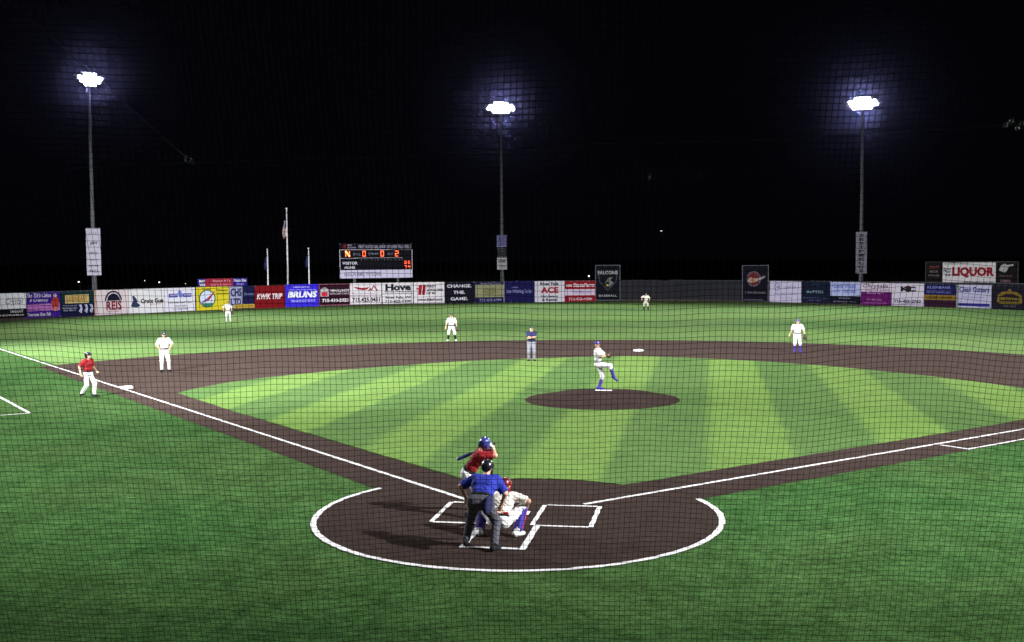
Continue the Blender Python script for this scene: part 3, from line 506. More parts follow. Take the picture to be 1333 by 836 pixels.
s = mast_sign(1, 646.3, 659.2, 306, 321.8, 'upper lavender square sign on the middle mast pole', (120, 116, 160)); s.text('RF', .2, .5, .8, .85, (82, 80, 140), .04).text('BANK', .15, .12, .85, .35, (82, 80, 140), .04)
s = mast_sign(1, 646.8, 658.7, 323.4, 334.4, 'dark square sign between two pale ones on the middle mast', (38, 38, 42)); s.text('RIVER', .15, .55, .85, .75, (84, 84, 88), .02).text('FALLS', .2, .2, .8, .4, (84, 84, 88), .02)
s = mast_sign(1, 646.3, 659.2, 335.6, 351, 'lower white square sign on the middle mast pole', (176, 172, 178)); s.text('HOME', .15, .58, .85, .82, (70, 68, 74), .05).text('TOWN', .15, .14, .85, .4, (120, 116, 124), .03)
s = mast_sign(2, 1115.5, 1129.2, 302, 356, 'tall grey white sign with dark vertical letters on right mast', (132, 128, 144)); 
for i, ch in enumerate('WESTFIELDS'): s.text(ch, .28, .88-i*.095, .72, .95-i*.095, (48, 46, 58), .05)

# ------------------------------------------------------------------ flagpoles with limp flags
POLE = mat('white_pole', (.62, .62, .64), .4, .08, 6)
def flagpole(px, yt, label, flab, stripes, fy0, fy1, fwid):
    q = fence_at(px, 5.); zt = z_at(px, yt, q); r = empty('flagpole', (q[0], q[1], 0)); tag(r, label, 'flagpole', 'flagpoles behind the fence')
    MB().tube([(0, 0, 0), (0, 0, zt*.5), (0, 0, zt)], [.11, .09, .06], 10).build('pole', POLE, r, True)
    MB().tube([(0, 0, zt), (0, 0, zt+.06), (0, 0, zt+.16), (0, 0, zt+.24)], [.04, .11, .11, .02], 10).build('finial', POLE, r, True)
    z1, z0 = z_at(px, fy0, q), z_at(px, fy1, q); V = []; F = []; nu, nv = 26, 18
    for j in range(nv+1):
        for i in range(nu+1):
            u, v = i/nu, j/nv; x = -.07-fwid*(u**.8)*(.55+.45*math.sin(v*2.6+.3)); yy = .16*math.sin(u*15+v*3)*u+.05*math.sin(v*9); z = z1-(z1-z0)*(v*.82+.18*u*(.6+.4*v)); V.append((x, yy, z))
    F = [(j*(nu+1)+i, j*(nu+1)+i+1, (j+1)*(nu+1)+i+1, (j+1)*(nu+1)+i) for j in range(nv) for i in range(nu)]
    f = mesh_obj('flag', V, F, stripes, None, True); f.location = (q[0], q[1], 0)
    if len(stripes) > 1:
        me = f.data
        for k, p in enumerate(me.polygons):
            i, j = k % nu, k//nu; p.material_index = 2 if (i < 10 and j < 9) else (j % 2)
    return tag(f, flab, 'flag', 'limp flags on the flagpoles')
FR_, FW_, FB_ = mat('flag_red', (.25, .02, .03), .8), mat('flag_white', (.6, .6, .62), .8), mat('flag_blue', (.02, .025, .10), .8)
flagpole(375, 273, 'tall white middle flagpole, the highest of three', 'limp striped flag high on the tall middle pole', [FW_, FR_, FB_], 286, 312, .42)
flagpole(349.5, 326.5, 'short white flagpole left of the tallest one', 'limp dark flag on the short left pole', [FB_], 334, 352, .3)
flagpole(402.5, 325, 'short white flagpole right of the tallest one', 'limp navy flag on the short right pole', [FB_], 332, 349, .3)

# ------------------------------------------------------------------ far street lamps beyond the park
FAR = mat('far_lamp', (.9, .9, .9), .4, 0, 1, emit=(1, .95, .85), estr=2.5)
def far_lamp(px, py, dist, label, rad, warm=1):
    d = ray(px, py); t = dist/np.linalg.norm(d[:2]); p = CAM+d*t; r = empty('street_lamp', (p[0], p[1], 0)); tag(r, label, 'street lamp', 'far street lamps')
    MB().tube([(0, 0, 0), (0, 0, p[2])], [.12, .07], 8).build('pole', DSTEEL, r); MB().tube([(0, 0, p[2]), (0, -.5, p[2]+.12)], .05, 6).build('arm', DSTEEL, r)
    MB().tube([(0, -.5, p[2]+.1), (0, -.5, p[2]), (0, -.5, p[2]-.1)], [.6*rad, rad, .5*rad], 10).build('lamp_head', FAR, r)
far_lamp(861, 301, 330, 'tiny lone white lamp high in the dark sky right of centre', .34)
far_lamp(104.5, 367, 210, 'small white lamp just left of the left mast', .17)
far_lamp(209, 367.5, 215, 'brighter small lamp above the banner with the navy mark', .16)
far_lamp(190, 365.5, 230, 'faint small lamp above the banner with the half dome', .05)
far_lamp(243, 369.5, 225, 'faint lamp above the banner with blue name plates', .05)
far_lamp(767, 359.5, 160, 'small lamp on a thin post left of the tall shield sign', .12)

# ------------------------------------------------------------------ backstop netting between the stands and the field
NET = mat('black_twine', (.002, .0025, .002), 1., .2, 4, spec=.02)
fh = np.array([math.sin(YAW), math.cos(YAW), 0]); rh = np.array([math.cos(YAW), -math.sin(YAW), 0])
def net_pt(sx, z):
    """point of the sagging net: sx metres right of the view line, z above ground"""
    sx = np.asarray(sx, float); z = np.asarray(z, float)
    dist = 8.15+(5.-z)*.3+.10*np.sin(sx*1.1+.6)*np.sin(z*.8)+.05*np.sin(sx*2.9+z*1.3)
    zz = z+.012*np.sin(sx*1.7+z*.6)+.007*np.sin(sx*3.6-z*1.1+1.)+.04*np.exp(-((sx-3.0)/.6)**2)-.07*np.exp(-((sx-2.2)/.5)**2)*0+.005*np.sin(sx*7.3+z*2)
    xx = sx+.012*np.sin(z*1.9+sx*.7)+.006*np.sin(z*4.1+sx*1.9)
    return (CAM*[1, 1, 0])[None]+xx[:, None]*rh[None]+dist[:, None]*fh[None]+zz[:, None]*np.array([0, 0, 1])[None]
def strands(lines, r):
    V = []; F = []; n0 = 0
    for P in lines:
        n = len(P); t = np.gradient(P, axis=0); t /= np.linalg.norm(t, axis=1)[:, None]; a = np.cross(t, np.array([.3, .8, .5])); a /= np.linalg.norm(a, axis=1)[:, None]; b = np.cross(t, a)
        ring = np.stack([P+r*(a*math.cos(k*2.0944)+b*math.sin(k*2.0944)) for k in range(3)], 1).reshape(-1, 3); V.append(ring)
        i = np.arange(n-1)[:, None]*3; 
        for k in range(3): F.append(np.concatenate([i+k, i+(k+1) % 3, i+3+(k+1) % 3, i+3+k], 1)+n0)
        n0 += n*3
    return np.concatenate(V), np.concatenate(F)
PITCH = .0445; lines = []
zz = np.arange(.05, 9.0, .15)
for sx in np.arange(-5.2, 5.2, PITCH): lines.append(net_pt(np.full(len(zz), sx), zz))
ss = np.arange(-5.2, 5.2, .15)
for z in np.arange(.05, 9.0, PITCH): lines.append(net_pt(ss, np.full(len(ss), z)))
NETR = .0016
V, F = strands(lines, NETR)
net = empty('backstop_net', tuple((CAM*[1, 1, 0])+fh*8.8)); tag(net, 'black square-mesh backstop net hanging between the stands and the field', 'net')
V -= np.array(net.location)
me = bpy.data.meshes.new('netting'); me.vertices.add(len(V)); me.vertices.foreach_set('co', V.ravel()); me.loops.add(F.size); me.loops.foreach_set('vertex_index', F.ravel().astype(np.int32))
me.polygons.add(len(F)); me.polygons.foreach_set('loop_start', np.arange(0, F.size, 4, dtype=np.int32)); me.update(); me.validate(); me.materials.append(NET)
no = bpy.data.objects.new('netting', me); COL.objects.link(no); no.parent = net; no['kind'] = 'stuff'
WIRE = mat('steel_wire', (.10, .10, .11), .5, .2, 8, metal=.5); CHROME = mat('bright_shackle', (.45, .45, .47), .18, .05, 5, metal=1.)
def on_net(px, py, dd=-.05):
    d = ray(px, py); dist = 8.15; 
    for _ in range(6):
        t = dist/np.dot(d, fh); p = CAM+d*t; dist = 8.15+(5.-p[2])*.3+dd
    return p
def shackle(p, parent, sc=1., az=0.):
    p = Vector(p)-Vector(parent.location); pts = [(math.cos(a)*.022*sc, 0, math.sin(a)*.034*sc) for a in np.linspace(-.6, math.pi+.6, 12)]
    m = MB().tube([p+Vector(q) for q in pts], .006*sc, 8); m.tube([p+Vector((-.03*sc, 0, -.018*sc)), p+Vector((.03*sc, 0, -.018*sc))], .006*sc, 8); m.build('shackle', CHROME, parent, True)
def cable(label, pix, sag=0.):
    P = []
    for i in range(len(pix)-1):
        for t in np.linspace(0, 1, 14)[(1 if i else 0):]: P.append(on_net(pix[i][0]+(pix[i+1][0]-pix[i][0])*t, pix[i][1]+(pix[i+1][1]-pix[i][1])*t+sag*math.sin(math.pi*t)))
    r = empty('support_cable', tuple(P[0])); tag(r, label, 'cable', 'wire cables holding the net')
    MB().tube([Vector(p)-r.location for p in P], .0028, 6).build('wire', WIRE, r, True); return r
c1 = cable('thin slanting wire cable at upper left ending in a bright shackle', [(-170, -162), (243, 206)])
shackle(on_net(244, 207), c1, .8); shackle(on_net(251, 210.5), c1, .6)
c2 = cable('thin nearly level wire cable across the dark sky', [(-170, 222), (250, 211), (780, 187), (1312, 162), (1560, 150)], 4)
for q in ((1309, 163), (1317, 158), (1325, 167), (1331, 161)): shackle(on_net(*q), c2, .6)

# ------------------------------------------------------------------ people
def surf(F_, org, h):
    """surface nets over a signed distance grid"""
    s = F_ < 0; nx, ny, nz = F_.shape; acc = np.zeros((nx-1, ny-1, nz-1, 3)); cnt = np.zeros((nx-1, ny-1, nz-1))
    sl = lambda o: tuple(slice(o[i], o[i]+F_.shape[i]-1) for i in range(3))
    for ax in range(3):
        for a in (0, 1):
            for b in (0, 1):
                o0 = [0, 0, 0]; oth = [i for i in range(3) if i != ax]; o0[oth[0]] = a; o0[oth[1]] = b; o1 = list(o0); o1[ax] = 1
                f0, f1 = F_[sl(o0)], F_[sl(o1)]; c = (f0 < 0) != (f1 < 0); t = np.where(c, f0/np.where(c, f0-f1, 1), 0)
                for k in range(3): acc[..., k] += c*(o0[k]+(t if k == ax else 0))
                cnt += c
    m = cnt > 0; idx = -np.ones(cnt.shape, int); idx[m] = np.arange(m.sum()); g = np.argwhere(m); V = (g+acc[m]/cnt[m][:, None])*h+org; Q = []
    for ax in range(3):
        oth = [i for i in range(3) if i != ax]; lo = [slice(None)]*3; hi = [slice(None)]*3; lo[ax] = slice(0, -1); hi[ax] = slice(1, None)
        s0, s1 = s[tuple(lo)], s[tuple(hi)]; e = np.argwhere(s0 != s1); e = e[(e[:, oth[0]] > 0) & (e[:, oth[1]] > 0) & (e[:, oth[0]] < F_.shape[oth[0]]-1) & (e[:, oth[1]] < F_.shape[oth[1]]-1)]
        if not len(e): continue
        fl = s1[tuple(e.T)]; c = []
        for a, b in ((1, 1), (0, 1), (0, 0), (1, 0)):
            q = e.copy(); q[:, oth[0]] -= a; q[:, oth[1]] -= b; c.append(idx[tuple(q.T)])
        q = np.stack(c, 1); flip = fl if ax != 1 else ~fl; q[flip] = q[flip][:, ::-1]; Q.append(q)
    return V, np.concatenate(Q)
def sdf_obj(name, prims, h, m, parent, k=.03, infl=0., wrk=0.):
    """prims: ('c',a,b,ra,rb) tapered capsule | ('e',c,R(3x3 rows=axes),radii) ellipsoid ; optional dict at the end: clip=[(p,n)], k"""
    bb = []
    for p in prims:
        if p[0] == 'c': r = max(p[3], p[4])+infl; bb += [np.minimum(p[1], p[2])-r, np.maximum(p[1], p[2])+r]
        else: r = max(p[3])+infl; bb += [np.array(p[1])-r, np.array(p[1])+r]
    lo = np.min(bb, 0)-3*h-.01; hi = np.max(bb, 0)+3*h+.01; n = np.ceil((hi-lo)/h).astype(int)+1; G = np.full(n, 1.0, np.float32)
    for i, p in enumerate(prims):
        b0, b1 = bb[2*i]-.10-2*h, bb[2*i+1]+.10+2*h; i0 = np.clip(np.floor((b0-lo)/h).astype(int), 0, n); i1 = np.clip(np.ceil((b1-lo)/h).astype(int)+1, 0, n)
        ax = [lo[j]+h*np.arange(i0[j], i1[j]) for j in range(3)]; X = np.stack(np.meshgrid(*ax, indexing='ij'), -1); o = p[-1] if isinstance(p[-1], dict) else {}
        if p[0] == 'c':
            a, b = np.array(p[1]), np.array(p[2]); ba = b-a; L2 = max(ba@ba, 1e-9); t = np.clip(((X-a)@ba)/L2, 0, 1); d = np.linalg.norm(X-a-t[..., None]*ba, axis=-1)-(p[3]+(p[4]-p[3])*t)-infl
        else:
            q = (X-np.array(p[1]))@np.array(p[2]).T; rad = np.array(p[3])+infl; k0 = np.linalg.norm(q/rad, axis=-1); k1 = np.linalg.norm(q/rad**2, axis=-1); d = np.where(k1 > 1e-6, k0*(k0-1)/np.maximum(k1, 1e-6), -rad.min())
        for (cp, cn) in o.get('clip', []): d = np.maximum(d, (X-np.array(cp))@np.array(cn))
        sub = tuple(slice(i0[j], i1[j]) for j in range(3)); g = G[sub]; kk = o.get('k', k)
        hh = np.clip(.5+.5*(g-d)/kk, 0, 1); G[sub] = g*(1-hh)+d*hh-kk*hh*(1-hh)
    if wrk:
        X = np.stack(np.meshgrid(*[lo[j]+h*np.arange(n[j]) for j in range(3)], indexing='ij'), -1); ph_ = rng.uniform(0, 6, 4)
        w1 = np.sin(X@np.array([22., 17., 38.])+2.2*np.sin(X@np.array([13., -19., 9.])+ph_[0])+ph_[1]); w2 = np.sin(X@np.array([-31., 24., 29.])+2.*np.sin(X@np.array([11., 15., -17.])+ph_[2])+ph_[3])
        G = G+(wrk*(np.abs(w1)+.7*np.abs(w2)-.9)).astype(np.float32)
    V, Q = surf(G, lo, h); me = bpy.data.meshes.new(name); Q = Q.astype(np.int32)
    me.vertices.add(len(V)); me.vertices.foreach_set('co', V.ravel()); me.loops.add(Q.size); me.loops.foreach_set('vertex_index', Q.ravel()); me.polygons.add(len(Q)); me.polygons.foreach_set('loop_start', np.arange(0, Q.size, 4, dtype=np.int32))
    me.polygons.foreach_set('use_smooth', np.ones(len(Q), bool)); me.update(); me.validate(); me.materials.append(m)
    ob = bpy.data.objects.new(name, me); COL.objects.link(ob); ob.parent = parent; return ob
def nrm(v): v = np.array(v, float); return v/max(np.linalg.norm(v), 1e-9)
def ik(a, b, l1, l2, hint):
    a, b = np.array(a, float), np.array(b, float); d = b-a; L = np.linalg.norm(d)
    if L > (l1+l2)*.998: b = a+d/L*(l1+l2)*.998; d = b-a; L = np.linalg.norm(d)
    x = (L*L+l1*l1-l2*l2)/(2*L); hgt = math.sqrt(max(l1*l1-x*x, 0)); u = d/L; hv = np.array(hint, float); hv = nrm(hv-u*(hv@u)); return a+u*x+hv*hgt, b
FAB = lambda n, c: mat('cloth_'+n, c, .9, .18, 14, .35, .15)
SKIN = mat('skin', (.50, .29, .20), .55, .08, 20, 0., .3); SKIN2 = mat('skin_tanned', (.36, .20, .13), .55, .08, 20)
HAIR = mat('dark_hair', (.02, .014, .01), .6, .3, 30); EYE = mat('eye_dark', (.03, .02, .02), .3, 0, 5); LIP = mat('lips', (.35, .12, .11), .5, 0, 5)
WHITE_C = FAB('white', (.62, .61, .59)); CREAM = FAB('cream', (.62, .58, .50)); RED_C = FAB('red', (.23, .014, .018)); BLUE_C = FAB('royal_blue', (.022, .032, .26)); NAVY_C = FAB('navy', (.018, .02, .06))
GREY_D = FAB('charcoal', (.072, .070, .085)); GREY_L = FAB('light_grey', (.15, .15, .18)); PURP = FAB('purple_blue', (.055, .038, .24)); BLACK_C = FAB('black', (.012, .012, .014)); LEATH = mat('glove_leather', (.035, .02, .014), .6, .3, 12, .2)
BROWN_L = mat('brown_leather', (.14, .06, .025), .6, .3, 12, .2); SHINE_B = mat('helmet_navy', (.03, .035, .16), .25, .05, 4, spec=.5); SHINE_K = mat('helmet_black', (.012, .012, .018), .22, .05, 4, spec=.5); SHINE_DR = mat('helmet_dark_red', (.09, .010, .012), .3, .1, 4); SHINE_R = mat('guard_red', (.40, .02, .02), .35, .1, 6); SHINE_BL = mat('guard_blue', (.03, .022, .20), .35, .1, 6); GLOVE_W = FAB('batting_glove', (.62, .60, .58)); SOLE = mat('shoe_white', (.6, .6, .58), .6, .1, 9)

def person(label, loc, face, height, pelvis, lean, feet, hands, knees=None, elbows=None, head=(0, 0), twist=0., roll=0., look=None, top=WHITE_C, legs_=WHITE_C, socks=None, sock_from=.45, shoes=BLACK_C,
           hat='cap', hat_m=PURP, skin=SKIN, glove=None, vox=.011, belt=BLACK_C, curl=.6, toes=None, batting=False, pant_to=1., group='people on the field', long_sleeve=None, girth=1., extras=None):
    """pose in metres for a 1.8 m body that faces local +y; feet = ankles (L,R), hands = wrists (L,R)"""
    S = height/1.8; root = empty('person', loc, math.atan2(-face[0], face[1])); root.scale = (S, S, S); tag(root, label, 'person', group)
    Rm = np.array(Matrix.Rotation(twist, 3, 'Z')); U = nrm((math.sin(roll), math.sin(lean)*math.cos(roll), math.cos(lean)*math.cos(roll))); R = nrm(Rm@np.array([1., 0, 0])); R = nrm(R-U*(R@U)); Fw = np.cross(U, R)
    R0 = np.array([1., 0, 0]); P = np.array(pelvis, float); D = lambda *v: P+R*v[0]+Fw*v[1]+U*v[2]; g = girth
    sh = [D(-.19, 0, .49), D(.19, 0, .49)]; hip = [P-R0*.095+np.array([0, 0, -.02]), P+R0*.095+np.array([0, 0, -.02])]
    elbows = elbows or [(-1, -.6, -.3), (1, -.6, -.3)]; knees = knees or [(-.15, 1, .1), (.15, 1, .1)]; toes = toes or [(-.3, 1, 0), (.3, 1, 0)]
    el, wr, kn, an = [0, 0], [0, 0], [0, 0], [0, 0]
    for i in (0, 1): el[i], wr[i] = ik(sh[i], hands[i], .29, .265, elbows[i]); kn[i], an[i] = ik(hip[i], feet[i], .44, .44, knees[i])
    hp_, hy = head; hu = nrm(U*.45+np.array([0, 0, .55])); hr = nrm(np.array(Matrix.Rotation(hy, 3, 'Z'))@R); hr = nrm(hr-hu*(hr@hu)); hf = np.cross(hu, hr); hu, hf = nrm(hu*math.cos(hp_)+hf*math.sin(hp_)), nrm(hf*math.cos(hp_)-hu*math.sin(hp_))
    nb = D(0, -.01, .55); H = nb+hu*.135+hf*.025; HM = np.array([hr, hf, hu]); hd = lambda x, y, z: H+hr*x+hf*y+hu*z
    tor = [('c', D(-.08, 0, .0), D(.08, 0, .0), .112*g, .112*g), ('c', D(-.055, .005, .17), D(.055, .005, .17), .108*g, .108*g), ('c', D(-.08, .005, .35), D(.08, .005, .35), .118*g, .118*g), ('c', D(-.13, -.01, .46), D(.13, -.01, .46), .078, .078)]
    hd_p = [('c', D(0, -.01, .48), H-hu*.03, .062, .055), ('e', hd(0, -.012, .03), HM, (.076, .097, .09)), ('c', hd(0, .035, -.02), hd(0, .055, -.075), .052, .036), ('c', hd(0, .085, -.005), hd(0, .108, -.03), .011, .015, {'k': .012}), ('e', hd(-.078, -.005, -.01), HM, (.012, .022, .032), {'k': .01}), ('e', hd(.078, -.005, -.01), HM, (.012, .022, .032), {'k': .01})]
    arms = []; handp = []
    for i in (0, 1):
        s = (-1, 1)[i]; arms += [('c', sh[i], el[i], .058, .043), ('c', el[i], wr[i], .043, .029)]; f = nrm(wr[i]-el[i]); side = nrm(np.cross(f, U)) if abs(f@U) < .95 else Fw; side = nrm(side-f*(side@f)); inn = np.cross(f, side); inn = inn if inn@(P+U*.3-wr[i]) > 0 else -inn
        kn_ = wr[i]+f*.09; handp += [('c', wr[i], kn_-side*.018, .027, .022), ('c', wr[i], kn_+side*.018, .027, .022)]
        for q, (o, ln) in enumerate(((-.033, .06), (-.011, .075), (.011, .08), (.033, .07))):
            b0 = kn_+side*o; d1 = nrm(f*math.cos(curl)+inn*math.sin(curl)); d2 = nrm(f*math.cos(curl*2.2)+inn*math.sin(curl*2.2)); m1 = b0+d1*ln*.55; handp += [('c', b0, m1, .0105, .0098, {'k': .008}), ('c', m1, m1+d2*ln*.5, .0098, .0088, {'k': .008})]
        th = wr[i]+f*.03-side*.03; t1 = th+nrm(f*.6-side*.7+inn*.3)*.045; handp += [('c', th, t1, .0135, .011, {'k': .012}), ('c', t1, t1+nrm(f+inn*.5)*.035, .011, .0095, {'k': .008})]
    leg = []; foot = []
    for i in (0, 1):
        leg += [('c', hip[i], kn[i], .088*g, .06), ('c', kn[i], an[i], .057, .038), ('c', kn[i]+(an[i]-kn[i])*.22-nrm(np.cross(R0, an[i]-kn[i]))*-.012, kn[i]+(an[i]-kn[i])*.45, .058, .05)]
        t = nrm(toes[i]); foot += [('c', an[i]-t*.05+np.array([0, 0, -.03]), an[i]+t*.15+np.array([0, 0, -.05]) if feet[i][2] < .12 else an[i]+t*.16, .040, .032)]
    sdf_obj('body', tor+leg+arms+hd_p+foot+handp, vox, skin, root, .03)
    wc = D(0, 0, .075)
    # clothes
    sl = []
    for i in (0, 1):
        e = sh[i]+(el[i]-sh[i])*.88; ax = nrm(el[i]-sh[i]); sl += [('c', sh[i], e, .068, .066, {'clip': [(e, ax)]})]
    sdf_obj('jersey', [tor[1]+({'clip': [(wc, -U)]},), tor[2], tor[3]]+sl, vox, top, root, .05, .018, .007)
    if long_sleeve:
        for i in (0, 1): sdf_obj('sleeve', [('c', sh[i]+(el[i]-sh[i])*.6, el[i], .058, .05), ('c', el[i], wr[i], .05, .036, {'clip': [(wr[i], nrm(wr[i]-el[i]))]})], vox, long_sleeve, root, .02)
    pl = []
    for i in (0, 1):
        e = kn[i]+(an[i]-kn[i])*(sock_from if socks else pant_to*.97); ax = nrm(an[i]-kn[i])
        pl += [('c', hip[i], kn[i], .1*g, .074), ('c', kn[i], e, .072, .062 if socks else .058, {'clip': [(e, ax)]})]
    sdf_obj('trousers', [('c', D(-.08, 0, 0.), D(.08, 0, 0.), .126*g, .126*g, {'clip': [(wc, U)]})]+pl, vox, legs_, root, .04, .008, .007)
    if belt: sdf_obj('belt', [('c', D(-.065, .003, .075), D(.065, .003, .075), .138*g, .138*g, {'clip': [(wc+U*.02, U), (wc-U*.022, -U)]})], vox*.8, belt, root)
    for i in (0, 1):
        if socks: sdf_obj('sock', [('c', kn[i]+(an[i]-kn[i])*max(.1, sock_from-.2), an[i], .068, .05)], vox, socks, root, .02, .004)
        t = nrm(toes[i]); low = feet[i][2] < .12
        a, b = an[i]-t*.055+np.array([0, 0, -.035]), (an[i]+t*.165+np.array([0, 0, -.05]) if low else an[i]+t*.17)
        sdf_obj('shoe', [('c', a, b, .046, .040, {'clip': [((0, 0, .004), (0, 0, -1))]} if low else {}), ('c', an[i], a+np.array([0, 0, .02]), .047, .045)], vox, shoes, root, .03)
    # face details
    for s in (-1, 1): sdf_obj('eye', [('c', hd(s*.031, .080, .012), hd(s*.033, .080, .012), .011, .011)], .006, EYE, root)
    sdf_obj('mouth', [('c', hd(-.02, .083, -.062), hd(.02, .083, -.062), .007, .007)], .005, LIP, root)
    sdf_obj('hair', [('e', hd(0, -.03, .035), HM, (.084, .09, .088), {'clip': [(hd(0, .03, .0), hf*.85+hu*-.2)]})], vox*.8, HAIR, root)
    if hat == 'cap':
        c = sdf_obj('cap', [('e', hd(0, -.008, .05), HM, (.091, .108, .088), {'clip': [(hd(0, 0, .035), -hu)]}), ('e', hd(0, .12, .045), np.array([hr, nrm(hf-hu*.2), nrm(hu+hf*.2)]), (.078, .085, .011), {'k': .006})], vox*.7, hat_m, root)
        sdf_obj('cap_badge', [('e', hd(0, .094, .085), HM, (.022, .012, .022))], .006, WHITE_C, c)
    if hat == 'helmet':
        sdf_obj('helmet', [('e', hd(0, -.012, .045), HM, (.108, .125, .108), {'clip': [(hd(0, 0, .02), -hu)]}), ('e', hd(0, .12, .04), np.array([hr, nrm(hf-hu*.25), nrm(hu+hf*.25)]), (.08, .06, .012), {'k': .008}), ('e', hd(-.092, -.02, -.03), HM, (.02, .055, .075)), ('e', hd(.092, -.02, -.03), HM, (.02, .055, .075)), ('e', hd(0, -.095, .0), HM, (.08, .03, .07))], vox*.75, hat_m, root)
    if hat in ('mask', 'catcher'):
        sdf_obj('helmet', [('e', hd(0, -.012, .045), HM, (.108, .125, .108), {'clip': [(hd(0, 0, .0), -hu)]}), ('e', hd(0, -.085, -.01), HM, (.085, .04, .07))], vox*.75, hat_m, root)
        m = MB()
        for z in (-.07, -.035, 0., .035): m.tube([hd(-.09, .03, z), hd(-.07, .11, z), hd(0, .145, z), hd(.07, .11, z), hd(.09, .03, z)], .006, 6)
        for x_ in (-.04, .04): m.tube([hd(x_, .12, .05), hd(x_, .135, 0), hd(x_*.7, .12, -.09)], .006, 6)
        fm = m.build('face_mask', SHINE_K, root)
        sdf_obj('mask_pad', [('c', hd(-.085, .03, .06), hd(.085, .03, .06), .022, .022), ('c', hd(-.085, .03, .06), hd(-.06, .05, -.10), .022, .018), ('c', hd(.085, .03, .06), hd(.06, .05, -.10), .022, .018)], .01, SHINE_R if hat == 'catcher' else SHINE_K, fm)
        sdf_obj('mask_strap', [('c', hd(-.1, .03, .03), hd(-.07, -.1, .02), .012, .012), ('c', hd(.1, .03, .03), hd(.07, -.1, .02), .012, .012), ('c', hd(-.07, -.1, .02), hd(.07, -.1, .02), .016, .016)], .01, SHINE_R if hat == 'catcher' else BLACK_C, fm)
    if glove is not None:
        i = glove; f = nrm(wr[i]-el[i]); c = wr[i]+f*.10; sd = nrm(np.cross(f, Fw)) if abs(f@Fw) < .9 else nrm(np.cross(f, U)); nn = np.cross(f, sd); GM = np.array([sd, f, nn])
        gl = [('e', c, GM, (.085, .10, .05)), ('c', wr[i]-f*.02, wr[i]+f*.05, .05, .06)]+[('c', c+sd*o+f*.05, c+sd*o*1.25+f*.15+nn*.02, .024, .02) for o in (-.06, -.022, .022, .06)]+[('c', c+sd*.07-f*.03, c+sd*.12+f*.08+nn*.04, .026, .022)]
        sdf_obj('glove', gl, .01, LEATH, root, .015)
    if batting:
        for i in (0, 1): f = nrm(wr[i]-el[i]); sdf_obj('batting_glove', [q for q in handp[i*12:(i+1)*12]]+[('c', wr[i]-f*.03, wr[i]+f*.02, .033, .033)], .007, GLOVE_W, root, .01, .004)
    J = dict(P=P, D=D, sh=sh, el=el, wr=wr, hip=hip, kn=kn, an=an, H=H, hd=hd, U=U, R=R, F=Fw, S=S, root=root, vox=vox)
    if extras: extras(J)
    return root, J
to_cam = lambda x, y: nrm((CAM[0]-x, CAM[1]-y))
FT = .088
# --- home plate umpire
def ump_extra(J):
    D = J['D']
    sdf_obj('ball_bag', [('e', D(.16, -.06, -.11), np.array([J['R'], J['F'], J['U']]), (.085, .11, .19)), ('c', D(.14, -.05, .06), D(.16, -.05, -.05), .05, .06)], .01, NAVY_C, J['root'])
    sdf_obj('chest_protector', [('e', D(0, .07, .34), np.array([J['R'], J['F'], J['U']]), (.19, .10, .2))], .013, BLUE_C, J['root'], .04)
    for s in (-.08, -.03): sdf_obj('belt_clip', [('c', D(s, -.135, .085), D(s+.008, -.135, .085), .013, .013)], .006, WHITE_C, J['root'])
person('home plate umpire in blue shirt and charcoal trousers bending forward behind the catcher', (-.20, -2.42, .012), (.06, 1), 1.84, (.03, -.10, .83), .88, [(-.29, .10, FT), (.27, -.12, FT)], [(-.34, .34, .76), (.27, .36, .66)],
       knees=[(-.2, 1, .1), (.2, 1, .1)], elbows=[(-1, -.3, .2), (1, -.3, .1)], head=(-.05, 0), top=BLUE_C, legs_=GREY_D, hat='mask', hat_m=SHINE_K, vox=.009, girth=1.12, extras=ump_extra, group='umpires', curl=.9)
# --- catcher
def catch_extra(J):
    D = J['D']; M3 = np.array([J['R'], J['F'], J['U']])
    cp = sdf_obj('chest_protector', [('e', D(0, .11, .3), M3, (.17, .05, .22))], .011, SHINE_BL, J['root'], .03)
    sdf_obj('protector_strap', [('c', D(-.15, -.09, .12), D(.15, -.09, .12), .02, .02), ('c', D(-.15, -.09, .12), D(-.17, .03, .12), .02, .02), ('c', D(.15, -.09, .12), D(.17, .03, .12), .02, .02), ('c', D(-.1, -.1, .42), D(.1, -.1, .42), .016, .016)], .01, SHINE_R, cp)
    for i in (0, 1):
        k, a = J['kn'][i], J['an'][i]; t = nrm(a-k); fr = nrm(np.array([0, 1., 0])-t*(t[1])); q = k+fr*.018
        sg = sdf_obj('shin_guard', [('c', q+t*.03, q+t*.36, .108, .088), ('e', k+fr*.05-t*.02, np.eye(3), (.08, .06, .07))], .011, SHINE_BL, J['root'], .03)
        sd = nrm(np.cross(t, fr))
        for s in (-1, 1): sdf_obj('guard_edge', [('c', q+sd*s*.097+t*.03, q+sd*s*.08+t*.36, .018, .018)], .01, SHINE_R, sg)
person('catcher squatting in cream jersey with blue and red shin guards in front of the umpire', (-.03, -1.45, .012), (.12, 1), 1.8, (.03, -.16, .30), .62, [(-.36, -.13, FT), (.33, -.05, FT)], [(-.05, .50, .50), (.40, .26, .42)],
       knees=[(-.75, .9, .9), (.6, 1., .9)], elbows=[(-.8, -.2, -.5), (1, -.1, -.1)], head=(.1, .0), top=CREAM, legs_=WHITE_C, shoes=SOLE, hat='catcher', hat_m=SHINE_DR, vox=.009, glove=0, extras=catch_extra, toes=[(-.6, 1, 0), (.5, 1, 0)], group='players in white and cream uniforms')
